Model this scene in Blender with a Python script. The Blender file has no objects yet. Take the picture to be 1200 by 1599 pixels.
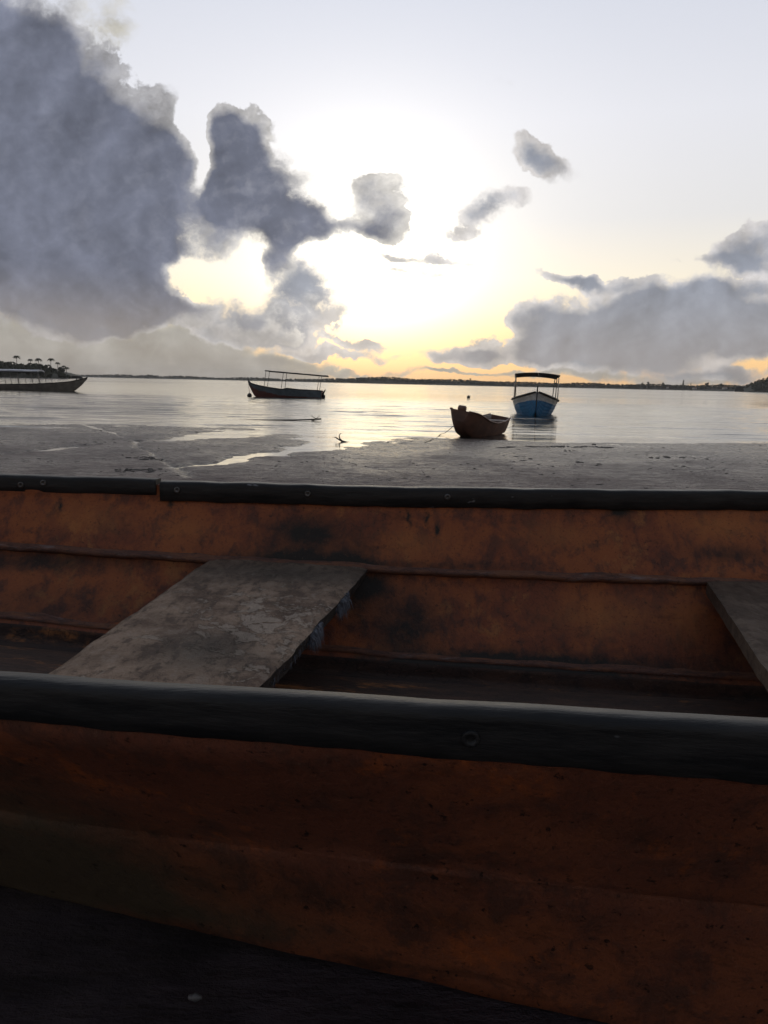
import bpy, bmesh, math, random
import numpy as np
from mathutils import Vector, Matrix
random.seed(7); rng = np.random.default_rng(11)
D = bpy.data; S = bpy.context.scene; COL = S.collection
R = math.radians

# ------------------------------------------------------------------ camera
F_PX, CX, CY = 1155.0, 600.0, 799.5
PITCH, ROLL, EYE = R(9.9), R(1.21), 0.93
WATER = -0.72
fw = Vector((0, math.cos(PITCH), -math.sin(PITCH))); up = Vector((0, math.sin(PITCH), math.cos(PITCH))); rt = Vector((1, 0, 0))
rt2 = rt*math.cos(ROLL) + up*math.sin(ROLL); up2 = up*math.cos(ROLL) - rt*math.sin(ROLL)
cam = D.objects.new('camera', D.cameras.new('camera')); COL.objects.link(cam)
m = Matrix((rt2, up2, -fw)).transposed().to_4x4(); m.translation = Vector((0, 0, EYE)); cam.matrix_world = m
cam.data.sensor_fit = 'VERTICAL'; cam.data.sensor_height = 36.0; cam.data.lens = F_PX/1599*36
cam.data.clip_start = 0.05; cam.data.clip_end = 20000
S.camera = cam

def ray(px, py):
    return fw + rt2*((px-CX)/F_PX) - up2*((py-CY)/F_PX)
def W(px, py, z):                      # where a sight line meets the level z
    d = ray(px, py); return Vector((0, 0, EYE)) + d*((z-EYE)/d.z)
def WD(px, py, y):                     # ... or the distance y
    d = ray(px, py); return Vector((0, 0, EYE)) + d*(y/d.y)

# ------------------------------------------------------------------ node helpers
class X:
    """a socket (or number) with arithmetic that writes Math nodes"""
    def __init__(s, g, v): s.g, s.v = g, v
    def _m(s, op, *a, clamp=False):
        n = s.g.nodes.new('ShaderNodeMath'); n.operation = op; n.use_clamp = clamp
        for i, q in enumerate((s,)+a):
            q = q.v if isinstance(q, X) else q
            if isinstance(q, (int, float)): n.inputs[i].default_value = float(q)
            else: s.g.links.new(q, n.inputs[i])
        return X(s.g, n.outputs[0])
    def __add__(s, o): return s._m('ADD', o)
    __radd__ = __add__
    def __sub__(s, o): return s._m('SUBTRACT', o)
    def __rsub__(s, o): return X(s.g, o)._m('SUBTRACT', s)
    def __mul__(s, o): return s._m('MULTIPLY', o)
    __rmul__ = __mul__
    def __truediv__(s, o): return s._m('DIVIDE', o)
    def exp(s): return s._m('EXPONENT')
    def abs(s): return s._m('ABSOLUTE')
    def max(s, o): return s._m('MAXIMUM', o)
    def min(s, o): return s._m('MINIMUM', o)
    def pow(s, o): return s._m('POWER', o)
    def clamp(s): return s._m('ADD', 0.0, clamp=True)
def sstep(x, a, b, lo=0.0, hi=1.0):
    n = x.g.nodes.new('ShaderNodeMapRange'); n.interpolation_type = 'SMOOTHSTEP'
    x.g.links.new(x.v, n.inputs[0])
    for i, q in zip((1, 2, 3, 4), (a, b, lo, hi)): n.inputs[i].default_value = q
    return X(x.g, n.outputs[0])
def lin(x, a, b, lo=0.0, hi=1.0):
    n = x.g.nodes.new('ShaderNodeMapRange'); n.clamp = True
    x.g.links.new(x.v, n.inputs[0])
    for i, q in zip((1, 2, 3, 4), (a, b, lo, hi)): n.inputs[i].default_value = q
    return X(x.g, n.outputs[0])
def put(g, sock, v):
    if isinstance(v, X): v = v.v
    if isinstance(v, bpy.types.NodeSocket): g.links.new(v, sock)
    elif isinstance(v, (tuple, list)) and len(v) == 3 and sock.type == 'RGBA': sock.default_value = (*v, 1)
    else: sock.default_value = v
def noise(g, vec, scale, detail=4, rough=.55, dist=0.0, color=False, lac=2.0):
    n = g.nodes.new('ShaderNodeTexNoise'); g.links.new(vec, n.inputs['Vector'])
    n.inputs['Scale'].default_value = scale; n.inputs['Detail'].default_value = detail
    n.inputs['Roughness'].default_value = rough; n.inputs['Distortion'].default_value = dist; n.inputs['Lacunarity'].default_value = lac
    return n.outputs['Color'] if color else X(g, n.outputs[0])
def voro(g, vec, scale, feature='F1', rnd=1.0):
    n = g.nodes.new('ShaderNodeTexVoronoi'); n.feature = feature; g.links.new(vec, n.inputs['Vector'])
    n.inputs['Scale'].default_value = scale; n.inputs['Randomness'].default_value = rnd
    return X(g, n.outputs['Distance'])
def mapping(g, vec, scale=(1, 1, 1), loc=(0, 0, 0), rot=(0, 0, 0)):
    n = g.nodes.new('ShaderNodeMapping'); g.links.new(vec, n.inputs[0])
    n.inputs['Scale'].default_value = scale; n.inputs['Location'].default_value = loc; n.inputs['Rotation'].default_value = rot
    return n.outputs[0]
def mixc(g, f, a, b, mode='MIX'):
    n = g.nodes.new('ShaderNodeMix'); n.data_type = 'RGBA'; n.blend_type = mode
    put(g, n.inputs[0], f); put(g, n.inputs[6], a); put(g, n.inputs[7], b)
    return n.outputs[2]
def vmath(g, op, a, b=None, scale=None):
    n = g.nodes.new('ShaderNodeVectorMath'); n.operation = op
    put(g, n.inputs[0], a)
    if b is not None: put(g, n.inputs[1], b)
    if scale is not None: put(g, n.inputs['Scale'], scale)
    return n.outputs['Value'] if op in ('DOT_PRODUCT', 'LENGTH') else n.outputs[0]
def comb(g, x, y, z):
    n = g.nodes.new('ShaderNodeCombineXYZ')
    for i, q in enumerate((x, y, z)): put(g, n.inputs[i], q)
    return n.outputs[0]
def ramp(g, x, stops, interp='LINEAR'):
    n = g.nodes.new('ShaderNodeValToRGB'); put(g, n.inputs[0], x); cr = n.color_ramp; cr.interpolation = interp
    while len(cr.elements) < len(stops): cr.elements.new(0.5)
    for e, (p, c) in zip(cr.elements, stops):
        e.position = p; e.color = (*c, 1) if len(c) == 3 else c
    return n.outputs[0]
def bump(g, h, strength=1.0, dist=0.01, normal=None):
    n = g.nodes.new('ShaderNodeBump'); put(g, n.inputs['Height'], h)
    put(g, n.inputs['Strength'], strength); n.inputs['Distance'].default_value = dist
    if normal: g.links.new(normal, n.inputs['Normal'])
    return n.outputs[0]
def new_mat(name):
    mt = D.materials.new(name); mt.use_nodes = True; g = mt.node_tree; b = g.nodes['Principled BSDF']
    return mt, g, b
def texco(g, which='Object'):
    n = g.nodes.new('ShaderNodeTexCoord'); return n.outputs[which]

# ------------------------------------------------------------------ sky
SUN_PX = (580, 432)
sd = ray(*SUN_PX).normalized()
SUN_EL, SUN_AZ = math.asin(sd.z), math.atan2(sd.x, sd.y)
wd = D.worlds.new('World'); S.world = wd; wd.use_nodes = True; g = wd.node_tree
for n in list(g.nodes): g.nodes.remove(n)
dirv = vmath(g, 'NORMALIZE', texco(g, 'Generated'))
sp = g.nodes.new('ShaderNodeSeparateXYZ'); g.links.new(dirv, sp.inputs[0])
dx, dy, dz = (X(g, sp.outputs[i]) for i in range(3))
ang = X(g, vmath(g, 'DOT_PRODUCT', dirv, tuple(sd)))._m('MINIMUM', 1.0)._m('ARCCOSINE')*(180/math.pi)
el = dz._m('ARCSINE')*(180/math.pi)
clear = ramp(g, el/90.0, [(0, (.92, .56, .27)), (.022, (.99, .64, .30)), (.045, (.98, .74, .42)), (.062, (.94, .78, .54)), (.085, (.86, .79, .66)), (.13, (.72, .715, .72)),
                          (.2, (.72, .73, .785)), (.29, (.61, .64, .73)), (.5, (.40, .46, .58)), (1, (.26, .31, .41))])
fall = ramp(g, ang/180.0, [(0, (1.06,)*3), (.05, (.98,)*3), (.12, (.91,)*3), (.2, (.88,)*3), (.33, (.55,)*3), (.5, (.40,)*3), (.7, (.31,)*3), (1, (.28,)*3)])
base = mixc(g, 1.0, clear, fall, 'MULTIPLY')
a9 = ang/7.0; a22 = ang/19.0
glow = ((a9*a9*-1.0).exp()*.85 + (a22*a22*-1.0).exp()*.06)*sstep(el, .5, 6.5, .25, 1.0)
base = mixc(g, 1.0, base, vmath(g, 'SCALE', (1.0, .93, .74), scale=glow), 'ADD')
sky = g.nodes.new('ShaderNodeTexSky'); sky.sky_type = 'NISHITA'; sky.sun_disc = False
sky.sun_elevation = SUN_EL; sky.sun_rotation = SUN_AZ; sky.air_density = 1.0; sky.dust_density = 2.0
base = mixc(g, 1.0, base, vmath(g, 'SCALE', sky.outputs[0], scale=0.0025), 'ADD')
# cloud chart: the direction is flattened on a plane facing the sea (x/y, z/y)
yy = dy.max(.08)
sx, sz = dx/yy, dz/yy
P0 = comb(g, sx, sz, 0.0)
wv = noise(g, mapping(g, P0, (1, 1.15, 1)), 7.0, 3, .5, color=True)
wv2 = noise(g, mapping(g, P0, (1, 1.1, 1), (3, 1, 5)), 26.0, 4, .6, color=True)
P = vmath(g, 'ADD', P0, vmath(g, 'SCALE', vmath(g, 'SUBTRACT', wv, (.5, .5, .5)), scale=.085))
P = vmath(g, 'ADD', P, vmath(g, 'SCALE', vmath(g, 'SUBTRACT', wv2, (.5, .5, .5)), scale=.030))
def chart(px, py):
    d = ray(px, py); return d.x/d.y, d.z/d.y
def field(blobs):
    acc = None
    for bl in blobs:
        px, py, rx, ry = bl[:4]; w = bl[4] if len(bl) > 4 else 1.0; rot = bl[5] if len(bl) > 5 else 0
        u, v = chart(px, py)
        if rot:
            mp = g.nodes.new('ShaderNodeMapping'); mp.vector_type = 'TEXTURE'
            g.links.new(P, mp.inputs[0]); mp.inputs['Location'].default_value = (u, v, 0)
            mp.inputs['Rotation'].default_value = (0, 0, R(rot)); mp.inputs['Scale'].default_value = (rx/F_PX, ry/F_PX, 1)
            q = mp.outputs[0]
        else:
            q = vmath(g, 'MULTIPLY', vmath(g, 'SUBTRACT', P, (u, v, 0)), (F_PX/rx, F_PX/ry, 0))
        q2 = X(g, vmath(g, 'DOT_PRODUCT', q, q)); e = (q2._m('POWER', 1.5)*-.69).exp()*w
        acc = e if acc is None else acc+e
    return acc
DARK = [(20, 30, 80, 50, .50), (-20, 240, 235, 150), (130, 300, 125, 110), (40, 400, 200, 78), (195, 420, 70, 60), (215, 482, 95, 28), (110, 465, 100, 28), (-260, 300, 220, 220),
        (0, 110, 120, 60, .70), (240, 320, 46, 70, .55), (140, 190, 80, 40, .5, -35), (235, 235, 46, 22, .40, -40),
        (385, 245, 50, 52), (376, 206, 36, 26, .85), (365, 300, 44, 46, .8), (415, 315, 62, 50), (455, 350, 62, 32, .85), (428, 408, 26, 46, .75), (345, 485, 40, 22, .42),
        (400, 522, 60, 14, .45), (465, 492, 44, 38, .40), (540, 360, 60, 12, .34), (325, 325, 36, 26, .45), (350, 400, 26, 34, .30),
        (592, 322, 42, 38, .62), (625, 352, 36, 18, .42), (560, 348, 34, 14, .32),
        (306, 225, 12, 60, -.65), (300, 440, 58, 24, -.85), (385, 445, 16, 30, -.4), (20, 470, 60, 9, -.7), (300, 180, 26, 30, -.5)]
PALE = [(468, 485, 56, 44, .9), (350, 490, 48, 26, .85), (466, 440, 30, 28, .6), (410, 520, 70, 18, .8), (728, 335, 52, 26, .50, 24), (775, 310, 48, 17, .46, 20), (845, 228, 44, 24, .44, -32), (880, 258, 50, 22, .42, -32), (650, 404, 74, 7, .54, -5), (657, 430, 46, 6, .54, -4),
        (985, 500, 125, 38), (1075, 486, 78, 32), (1150, 520, 90, 20, .9), (905, 530, 60, 30, .95), (960, 555, 130, 26), (850, 548, 50, 16, .7),
        (1190, 402, 76, 32, .9), (1120, 412, 54, 12, .48), (1180, 460, 60, 11, .6), (1260, 510, 120, 34),
        (712, 551, 66, 15, .72), (748, 530, 32, 22, .55), (830, 510, 24, 22, .44), (566, 535, 40, 9, .52), (935, 440, 74, 9, .46), (880, 437, 54, 8, .43),
        (1170, 575, 70, 8, .47), (1090, 582, 80, 8, .42), (520, 553, 90, 7, .43), (820, 120, 60, 14, .30)]
BANK = [(60, 590, 420, 16, 1.0), (200, 575, 190, 16, .9), (60, 520, 230, 30, .9), (250, 545, 150, 24, .9), (100, 565, 320, 22, .9), (-250, 540, 240, 40, .9), (390, 568, 80, 9, .5), (960, 587, 130, 11, .7), (780, 583, 110, 4, .4), (70, 40, 130, 50, .5), (610, 580, 90, 5, .35), (1080, 583, 60, 10, .4)]
def vorf(vec, scale, detail=4, rough=.5):
    n = g.nodes.new('ShaderNodeTexVoronoi'); n.feature = 'F1'; n.normalize = True; g.links.new(vec, n.inputs['Vector'])
    n.inputs['Scale'].default_value = scale; n.inputs['Detail'].default_value = detail; n.inputs['Roughness'].default_value = rough; n.inputs['Lacunarity'].default_value = 2.2
    return X(g, n.outputs['Distance'])
def puffs(vec):
    v = mapping(g, vec, (1, 1.15, 1), (7.3, 2.1, .4))
    return (.36-vorf(v, 17.0, 4, .55))*2.6 + (noise(g, v, 10.0, 9, .62, .2)-.5)*2.6
su, sv = chart(*SUN_PX)
tosun = vmath(g, 'NORMALIZE', vmath(g, 'SUBTRACT', (su, sv, .001), P0))
W1 = vmath(g, 'ADD', P0, vmath(g, 'SCALE', vmath(g, 'SUBTRACT', wv2, (.5, .5, .5)), scale=.022))
pa = puffs(W1)
pb_ = puffs(vmath(g, 'ADD', W1, vmath(g, 'SCALE', tosun, scale=.011)))
def swell(vec): return noise(g, mapping(g, vec, (1, 1.2, 1), (1.3, 8.1, 2.4)), 9.0, 3, .5, .3)
soft = swell(P0); soft2 = swell(vmath(g, 'ADD', P0, vmath(g, 'SCALE', tosun, scale=.030)))
rag = sstep(noise(g, mapping(g, P0, (1, 1, 1), (5.3, 1.1, 9.4)), 8.0, 2, .5), .38, .62)     # where the rims are crisp, where torn
dd = field(DARK); dp = field(PALE); db = field(BANK)
warm = sstep(el, 1.0, 8.0)
lit_near = (ang/13.0*(ang/13.0)*-1.0).exp()
def layer(col, f, k, thin_c, core_c, rim, opac, a=.34, w0=.16, w1=.52, kt=.5, amb=.55, relief_k=1.0, lowmix=.4, low=(.44, .38, .31)):
    d = f + (pa+.10)*k*(f*2.8).min(1.0)
    wdt = lin(rag, 0, 1, w1, w0)
    al = ((d-a)/wdt).clamp(); al = al*al*(3.0-al*2.0)
    th = sstep(f + pa*kt, a+.10, 1.12)
    rel = (pa-pb_)*relief_k*(1.0-th*.6)
    sh = (rel + (soft-.5)*amb + (soft-soft2)*1.0 + 1.0).max(.62).min(1.6)
    c = vmath(g, 'SCALE', mixc(g, th, thin_c, core_c), scale=sh)
    c = mixc(g, 1.0, c, vmath(g, 'SCALE', rim, scale=(((1.0-th)*.12+(rel*.55).max(0.0))*(lit_near*.9+.08))), 'ADD')
    c = mixc(g, warm, mixc(g, lowmix, c, low), c)
    return mixc(g, al*front*opac, col, c)
front = sstep(dy, .1, .3)
col = layer(base, db, .55, (.43, .41, .36), (.285, .29, .285), (1.0, .84, .5), .93, a=.26, w0=.4, w1=.7, amb=.45, relief_k=.5, lowmix=.15)
col = layer(col, dp, .74, (.52, .50, .50), (.225, .245, .295), (1.0, .9, .7), .96, a=.32, w0=.18, w1=.75, relief_k=.55, amb=.45, lowmix=.3)
col = layer(col, dd, .70, mixc(g, lit_near, (.32, .32, .345), (.50, .48, .46)), (.130, .142, .190), (1.0, .92, .72), .98, a=.34, w0=.16, w1=.62, relief_k=.75, amb=.6, lowmix=.5)
bg = g.nodes.new('ShaderNodeBackground'); g.links.new(col, bg.inputs[0]); bg.inputs[1].default_value = 1.0
# the sky below the horizon is never seen (ground and sea reach it)
wo = g.nodes.new('ShaderNodeOutputWorld'); g.links.new(bg.outputs[0], wo.inputs[0])
wd.cycles.sampling_method = 'MANUAL'; wd.cycles.sample_map_resolution = 512

sun = D.objects.new('sun', D.lights.new('sun', 'SUN')); COL.objects.link(sun)
sun.data.energy = 0.5; sun.data.angle = R(120); sun.data.color = (1, .86, .62)
sun.rotation_euler = sd.to_track_quat('Z', 'Y').to_euler()
S.view_settings.view_transform = 'Standard'; S.view_settings.look = 'None'; S.view_settings.exposure = 0.25; S.view_settings.gamma = 1
try:
    S.cycles.use_adaptive_sampling = True; S.cycles.adaptive_threshold = .025; S.cycles.max_bounces = 5; S.cycles.use_denoising = True; S.cycles.caustics_reflective = False
except Exception: pass

# ------------------------------------------------------------------ numpy noise
_perm = rng.permutation(512); _g = rng.random((512,))*2*math.pi
def pn(x, y, seed=0):
    xi = np.floor(x).astype(int); yi = np.floor(y).astype(int); xf = x-xi; yf = y-yi
    def gr(ix, iy, fx, fy):
        a = _g[_perm[(_perm[(ix+seed*37) % 512]+iy) % 512]]
        return np.cos(a)*fx+np.sin(a)*fy
    u = xf*xf*xf*(xf*(xf*6-15)+10); v = yf*yf*yf*(yf*(yf*6-15)+10)
    a = gr(xi, yi, xf, yf)*(1-u)+gr(xi+1, yi, xf-1, yf)*u
    b = gr(xi, yi+1, xf, yf-1)*(1-u)+gr(xi+1, yi+1, xf-1, yf-1)*u
    return (a*(1-v)+b*v)*1.5
def fbm(x, y, oct=4, seed=0, gain=.5):
    s = 0; a = 1
    for i in range(oct): s = s+a*pn(x*2**i, y*2**i, seed+i*3); a *= gain
    return s

# ------------------------------------------------------------------ mesh helpers
def tag(o, label=None, cat=None, group=None, kind=None):
    for k, v in (('label', label), ('category', cat), ('group', group), ('kind', kind)):
        if v: o[k] = v
    return o
def thing(name, loc, label, cat, group=None):
    o = D.objects.new(name, None); COL.objects.link(o); o.location = loc; o.empty_display_size = .2
    return tag(o, label, cat, group)
def grid_obj(name, xs, ys, zs, mat):
    ny, nx = xs.shape
    v = np.stack([xs, ys, zs], -1).reshape(-1, 3)
    i = np.arange(ny*nx).reshape(ny, nx)
    q = np.stack([i[:-1, :-1], i[:-1, 1:], i[1:, 1:], i[1:, :-1]], -1).reshape(-1, 4)
    me = D.meshes.new(name); me.vertices.add(len(v)); me.vertices.foreach_set('co', v.ravel())
    me.loops.add(q.size); me.loops.foreach_set('vertex_index', q.ravel().astype(np.int32))
    me.polygons.add(len(q)); me.polygons.foreach_set('loop_start', np.arange(0, q.size, 4, dtype=np.int32))
    me.polygons.foreach_set('loop_total', np.full(len(q), 4, np.int32))
    me.polygons.foreach_set('use_smooth', np.ones(len(q), bool)); me.update(calc_edges=True); me.validate()
    me.materials.append(mat); o = D.objects.new(name, me); COL.objects.link(o); return o
class MB:
    """collects shapes in world space; build() makes ONE mesh relative to its parent thing"""
    def __init__(s): s.v, s.f, s.m, s.sm = [], [], [], []
    def add(s, v, f, mi=0, smooth=False):
        o = len(s.v); s.v += [tuple(p) for p in v]
        for q in f: s.f.append(tuple(o+i for i in q)); s.m.append(mi); s.sm.append(smooth)
        return s
    def box(s, c, size, M=None, mi=0):
        x, y, z = (q/2 for q in size); v = [Vector((a*x, b*y, d*z)) for a in (-1, 1) for b in (-1, 1) for d in (-1, 1)]
        if M: v = [M @ p for p in v]
        c = Vector(c); return s.add([p+c for p in v], [(0, 1, 3, 2), (4, 6, 7, 5), (0, 4, 5, 1), (2, 3, 7, 6), (0, 2, 6, 4), (1, 5, 7, 3)], mi)
    def tube(s, pts, r, n=8, mi=0, caps=True):
        pts = [Vector(p) for p in pts]; rs = r if isinstance(r, (list, tuple)) else [r]*len(pts)
        v = []; f = []; ref = None
        for i, p in enumerate(pts):
            t = (pts[min(i+1, len(pts)-1)]-pts[max(i-1, 0)]).normalized()
            if ref is None: ref = t.orthogonal().normalized()
            ref = (ref-t*ref.dot(t)).normalized(); b = t.cross(ref)
            for k in range(n):
                a = 2*math.pi*k/n; v.append(p+(ref*math.cos(a)+b*math.sin(a))*rs[i])
        for i in range(len(pts)-1):
            for k in range(n): f.append((i*n+k, i*n+(k+1) % n, (i+1)*n+(k+1) % n, (i+1)*n+k))
        if caps: f += [tuple(range(n))[::-1], tuple(range((len(pts)-1)*n, len(pts)*n))]
        return s.add(v, f, mi, True)
    def lathe(s, c, prof, n=20, axis=(0, 0, 1), mi=0):
        q = Vector(axis).to_track_quat('Z', 'Y'); c = Vector(c); v = []; f = []
        for r, z in prof:
            for k in range(n):
                a = 2*math.pi*k/n; v.append(c+q @ Vector((r*math.cos(a), r*math.sin(a), z)))
        for i in range(len(prof)-1):
            for k in range(n): f.append((i*n+k, i*n+(k+1) % n, (i+1)*n+(k+1) % n, (i+1)*n+k))
        return s.add(v, f, mi, True)
    def sheet(s, rows, mi=0, smooth=True, close=False, flip=False):
        n = len(rows[0]); v = [p for r in rows for p in r]; f = []
        for i in range(len(rows)-1):
            for k in range(n if close else n-1):
                q = (i*n+k, i*n+(k+1) % n, (i+1)*n+(k+1) % n, (i+1)*n+k)
                f.append(q[::-1] if flip else q)
        return s.add(v, f, mi, smooth)
    def build(s, name, mats, parent=None, **kw):
        me = D.meshes.new(name); off = world_loc(parent)
        me.from_pydata([(x-off.x, y-off.y, z-off.z) for x, y, z in s.v], [], s.f)
        for mt in (mats if isinstance(mats, (list, tuple)) else [mats]): me.materials.append(mt)
        me.polygons.foreach_set('material_index', s.m); me.polygons.foreach_set('use_smooth', s.sm); me.update()
        o = D.objects.new(name, me); COL.objects.link(o)
        if parent: o.parent = parent
        if kw: tag(o, **kw)
        return o
def world_loc(o):
    p = Vector((0, 0, 0))
    while o: p += o.location; o = o.parent
    return p
def centre(o, base):                     # a one-mesh thing: put its origin at its base
    base = Vector(base)
    for v in o.data.vertices: v.co -= base
    o.location = base; return o

# ------------------------------------------------------------------ materials
def simple(name, col, rough=.6, col2=None, scale=6, metal=0, bumpd=0, spec=.5, detail=5):
    mt, g, b = new_mat(name); tc = texco(g)
    n = noise(g, tc, scale, detail, .6)
    put(g, b.inputs['Base Color'], mixc(g, sstep(n, .35, .65), col, col2 or tuple(c*.6 for c in col)))
    b.inputs['Roughness'].default_value = rough; b.inputs['Metallic'].default_value = metal
    b.inputs['Specular IOR Level'].default_value = spec
    if bumpd: put(g, b.inputs['Normal'], bump(g, noise(g, tc, scale*4, 5, .65), 1.0, bumpd))
    return mt
def geo_pos(g):
    n = g.nodes.new('ShaderNodeNewGeometry'); return n.outputs['Position']
def spots(g, vec, lst):
    """soft elliptical stains: (x, z, rx, rz, weight)"""
    acc = None
    for x, z, rx, rz, w in lst:
        q = vmath(g, 'MULTIPLY', vmath(g, 'SUBTRACT', vec, (x, 0, z)), (1/rx, 0, 1/rz))
        e = (X(g, vmath(g, 'DOT_PRODUCT', q, q))*-1.0).exp()*w
        acc = e if acc is None else acc+e
    return acc

# sand: wet near the water
m_sand, g, b = new_mat('wet_sand'); ps = geo_pos(g)
sp = g.nodes.new('ShaderNodeSeparateXYZ'); g.links.new(ps, sp.inputs[0]); hz = X(g, sp.outputs[2])
n1 = noise(g, mapping(g, ps, (1, .6, 1)), .55, 6, .6); n2 = noise(g, mapping(g, ps, (.6, 1.6, 1)), 7, 6, .65); n3 = noise(g, ps, 60, 4, .7)
wet = sstep(hz + (n1-.5)*.09 + (n2-.5)*.05, WATER+.105, WATER-.0)
c = mixc(g, sstep(n2, .3, .7), (.24, .180, .158), (.130, .100, .092))
c = mixc(g, sstep(n1, .35, .7)*.5, c, (.11, .088, .088))
c = mixc(g, wet*.6, c, (.05, .044, .043))
c = mixc(g, sstep(n3, .58, .72)*.7, c, (.025, .021, .022)); c = mixc(g, sstep(noise(g, mapping(g, ps, (.45, 1.0, 1), (3, 3, 0)), 9, 7, .75), .56, .64)*.75, c, (.035, .028, .026)); c = mixc(g, sstep(noise(g, mapping(g, ps, (.6, 1.0, 1), (8, 3, 0)), 11, 7, .75), .58, .68)*.6, c, (.30, .26, .25))
sp2 = g.nodes.new('ShaderNodeSeparateXYZ'); g.links.new(ps, sp2.inputs[0]); sy = X(g, sp2.outputs[1]); near_shade = sstep(sy+(n1-.5)*1.6, 3.2, 1.6)  # sand nearest the viewer: shade beside the canoe is put into its colour
c = mixc(g, near_shade, c, mixc(g, sstep(n2, .4, .65), (.060, .046, .054), (.030, .024, .028)))
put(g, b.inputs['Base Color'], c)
put(g, b.inputs['Roughness'], lin(wet, 0, 1, .72, .22) + (n2-.5)*.2)
b.inputs['Specular IOR Level'].default_value = .22
n4 = noise(g, mapping(g, ps, (.55, 1.2, 1)), 16, 6, .72); hh = (noise(g, mapping(g, ps, (.35, 1.3, 1)), 8, 6, .70)*.9 + n4*.8 + n3*.30 + noise(g, mapping(g, ps, (.5, 2.0, 1)), 2.6, 4, .6)*1.5)*lin(near_shade, 0, 1, 1.0, .25)
put(g, b.inputs['Normal'], bump(g, hh, 1.0, .05))

# water
m_water, g, b = new_mat('sea_water'); ps = geo_pos(g)
sp = g.nodes.new('ShaderNodeSeparateXYZ'); g.links.new(ps, sp.inputs[0]); py = X(g, sp.outputs[1])
b.inputs['Base Color'].default_value = (.030, .036, .036, 1); b.inputs['IOR'].default_value = 1.33
r1 = noise(g, mapping(g, ps, (.35, 1, 1)), 3.0, 4, .6); r2 = noise(g, mapping(g, ps, (.18, 1, 1), rot=(0, 0, .06)), .9, 4, .55); r3 = noise(g, mapping(g, ps, (.15, 1, 1), rot=(0, 0, -.05)), .16, 3, .55)
patch = noise(g, mapping(g, ps, (.012, .05, 1)), 1.0, 3, .5)
far = sstep(py, 40.0, 420.0)
calm = lin(py, 13.0, 30.0, .12, 1.0)
near = (noise(g, mapping(g, ps, (.4, 1, 1), (5, 1, 0)), 9.0, 3, .6)*.0028 + r1*.022 + r2*.046*sstep(py, 70.0, 30.0, .7, 1.0))*calm + r3*.05*sstep(py, 30.0, 90.0)
put(g, b.inputs['Normal'], bump(g, near*(1.0-far*.55)*lin(patch, .3, .7, .7, 1.25), 1.0, 1.0))
put(g, b.inputs['Roughness'], lin(py, 20.0, 300.0, .04, .12) + sstep(patch, .45, .65)*.05)

# ------------------------------------------------------------------ ground, sea floor, hills
def channel_d(x, y, pts):
    d = np.full(x.shape, 1e9); 
    for (x0, y0, w0), (x1, y1, w1) in zip(pts[:-1], pts[1:]):
        ex, ey = x1-x0, y1-y0; t = np.clip(((x-x0)*ex+(y-y0)*ey)/(ex*ex+ey*ey), 0, 1)
        d = np.minimum(d, np.hypot(x-x0-t*ex, y-y0-t*ey)/(w0+(w1-w0)*t))
    return d
def wp(px, py, w):
    p = W(px, py, WATER); return (p.x, p.y, w)
CH1 = [wp(480, 672, 1.2), wp(415, 675, .9), wp(350, 679, .75), wp(300, 684, .55), wp(262, 689, .30)]
CH2 = [wp(590, 672, 1.5), wp(545, 684, 1.0), wp(505, 697, .55), wp(455, 706, .40), wp(400, 714, .33), wp(345, 723, .30), wp(292, 729, .24), wp(262, 730, .10)]
CH3 = [wp(205, 690, .10), wp(232, 706, .12), wp(258, 722, .14), wp(285, 740, .14), wp(300, 752, .1)]
CH4 = [wp(8, 712, .10), wp(60, 706, .28), wp(110, 699, .26), wp(150, 695, .12)]
CH5 = [wp(120, 661, .10), wp(170, 674, .07), wp(205, 690, .08)]
SHX = []; SHY = []
for px, py in [(-900, 662), (0, 662), (100, 663), (200, 664), (300, 666), (400, 668), (480, 672), (560, 683), (640, 680), (700, 684), (800, 689), (900, 691), (1000, 693), (1200, 692), (2400, 700)]:
    p = W(px, py, WATER); SHX.append(p.x); SHY.append(p.y)
def ground_h(x, y):
    ys = np.interp(x, SHX, SHY) + fbm(x*.35, y*.12, 3, 5)*.7
    t = np.clip((y-3)/8.5, 0, 1); h = -.655*(t*t*(3-2*t))
    flat = np.clip((y-11)/np.maximum(ys-11, 1), 0, 1); h = h - .062*flat
    h = np.where(y > ys, WATER-.003-(y-ys)*.045, h)
    h = np.maximum(h, -4.0)
    amp = np.clip((y-7)/4, .35, 1)
    h = h + amp*(fbm(x*.5, y*.9, 4, 1)*.012 + fbm(x*1.6, y*3.4, 3, 9)*.007 + np.abs(fbm(x*4.0, y*9, 3, 19, .7))*.011-.003)*np.where(y > ys+1, .3, 1)
    h = h + .012*np.clip(fbm(x*.22, y*.35, 2, 21)+.1, -1, 1)*amp
    wob = 1+.55*fbm(x*1.1, y*1.1, 3, 14)
    for ch, dep in ((CH1, .080), (CH2, .105), (CH3, .045), (CH4, .075), (CH5, .028)):
        d = channel_d(x+.12*fbm(x*1.3, y*1.3, 2, 3), y+.3*fbm(x*.6, y*.6, 3, 4), ch)*wob; h = h - dep*np.exp(-d*d)
    h = h + .03*np.clip(-y-2, 0, 40)       # the beach climbs behind the viewer
    return h
def rows(y0, y1, n, p):
    return y0+(y1-y0)*np.linspace(0, 1, n)**p
ys = np.concatenate([np.linspace(-60, -2.2, 14), np.linspace(-2, 7.5, 110), 7.5+np.cumsum(np.linspace(.035, .13, 430))])
ys = np.concatenate([ys, ys[-1]+np.cumsum(np.geomspace(.3, 640, 34))])
tc = np.linspace(-1, 1, 520); tc = np.concatenate([-1-np.geomspace(.1, 3, 12)[::-1], tc, 1+np.geomspace(.1, 3, 12)])
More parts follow.
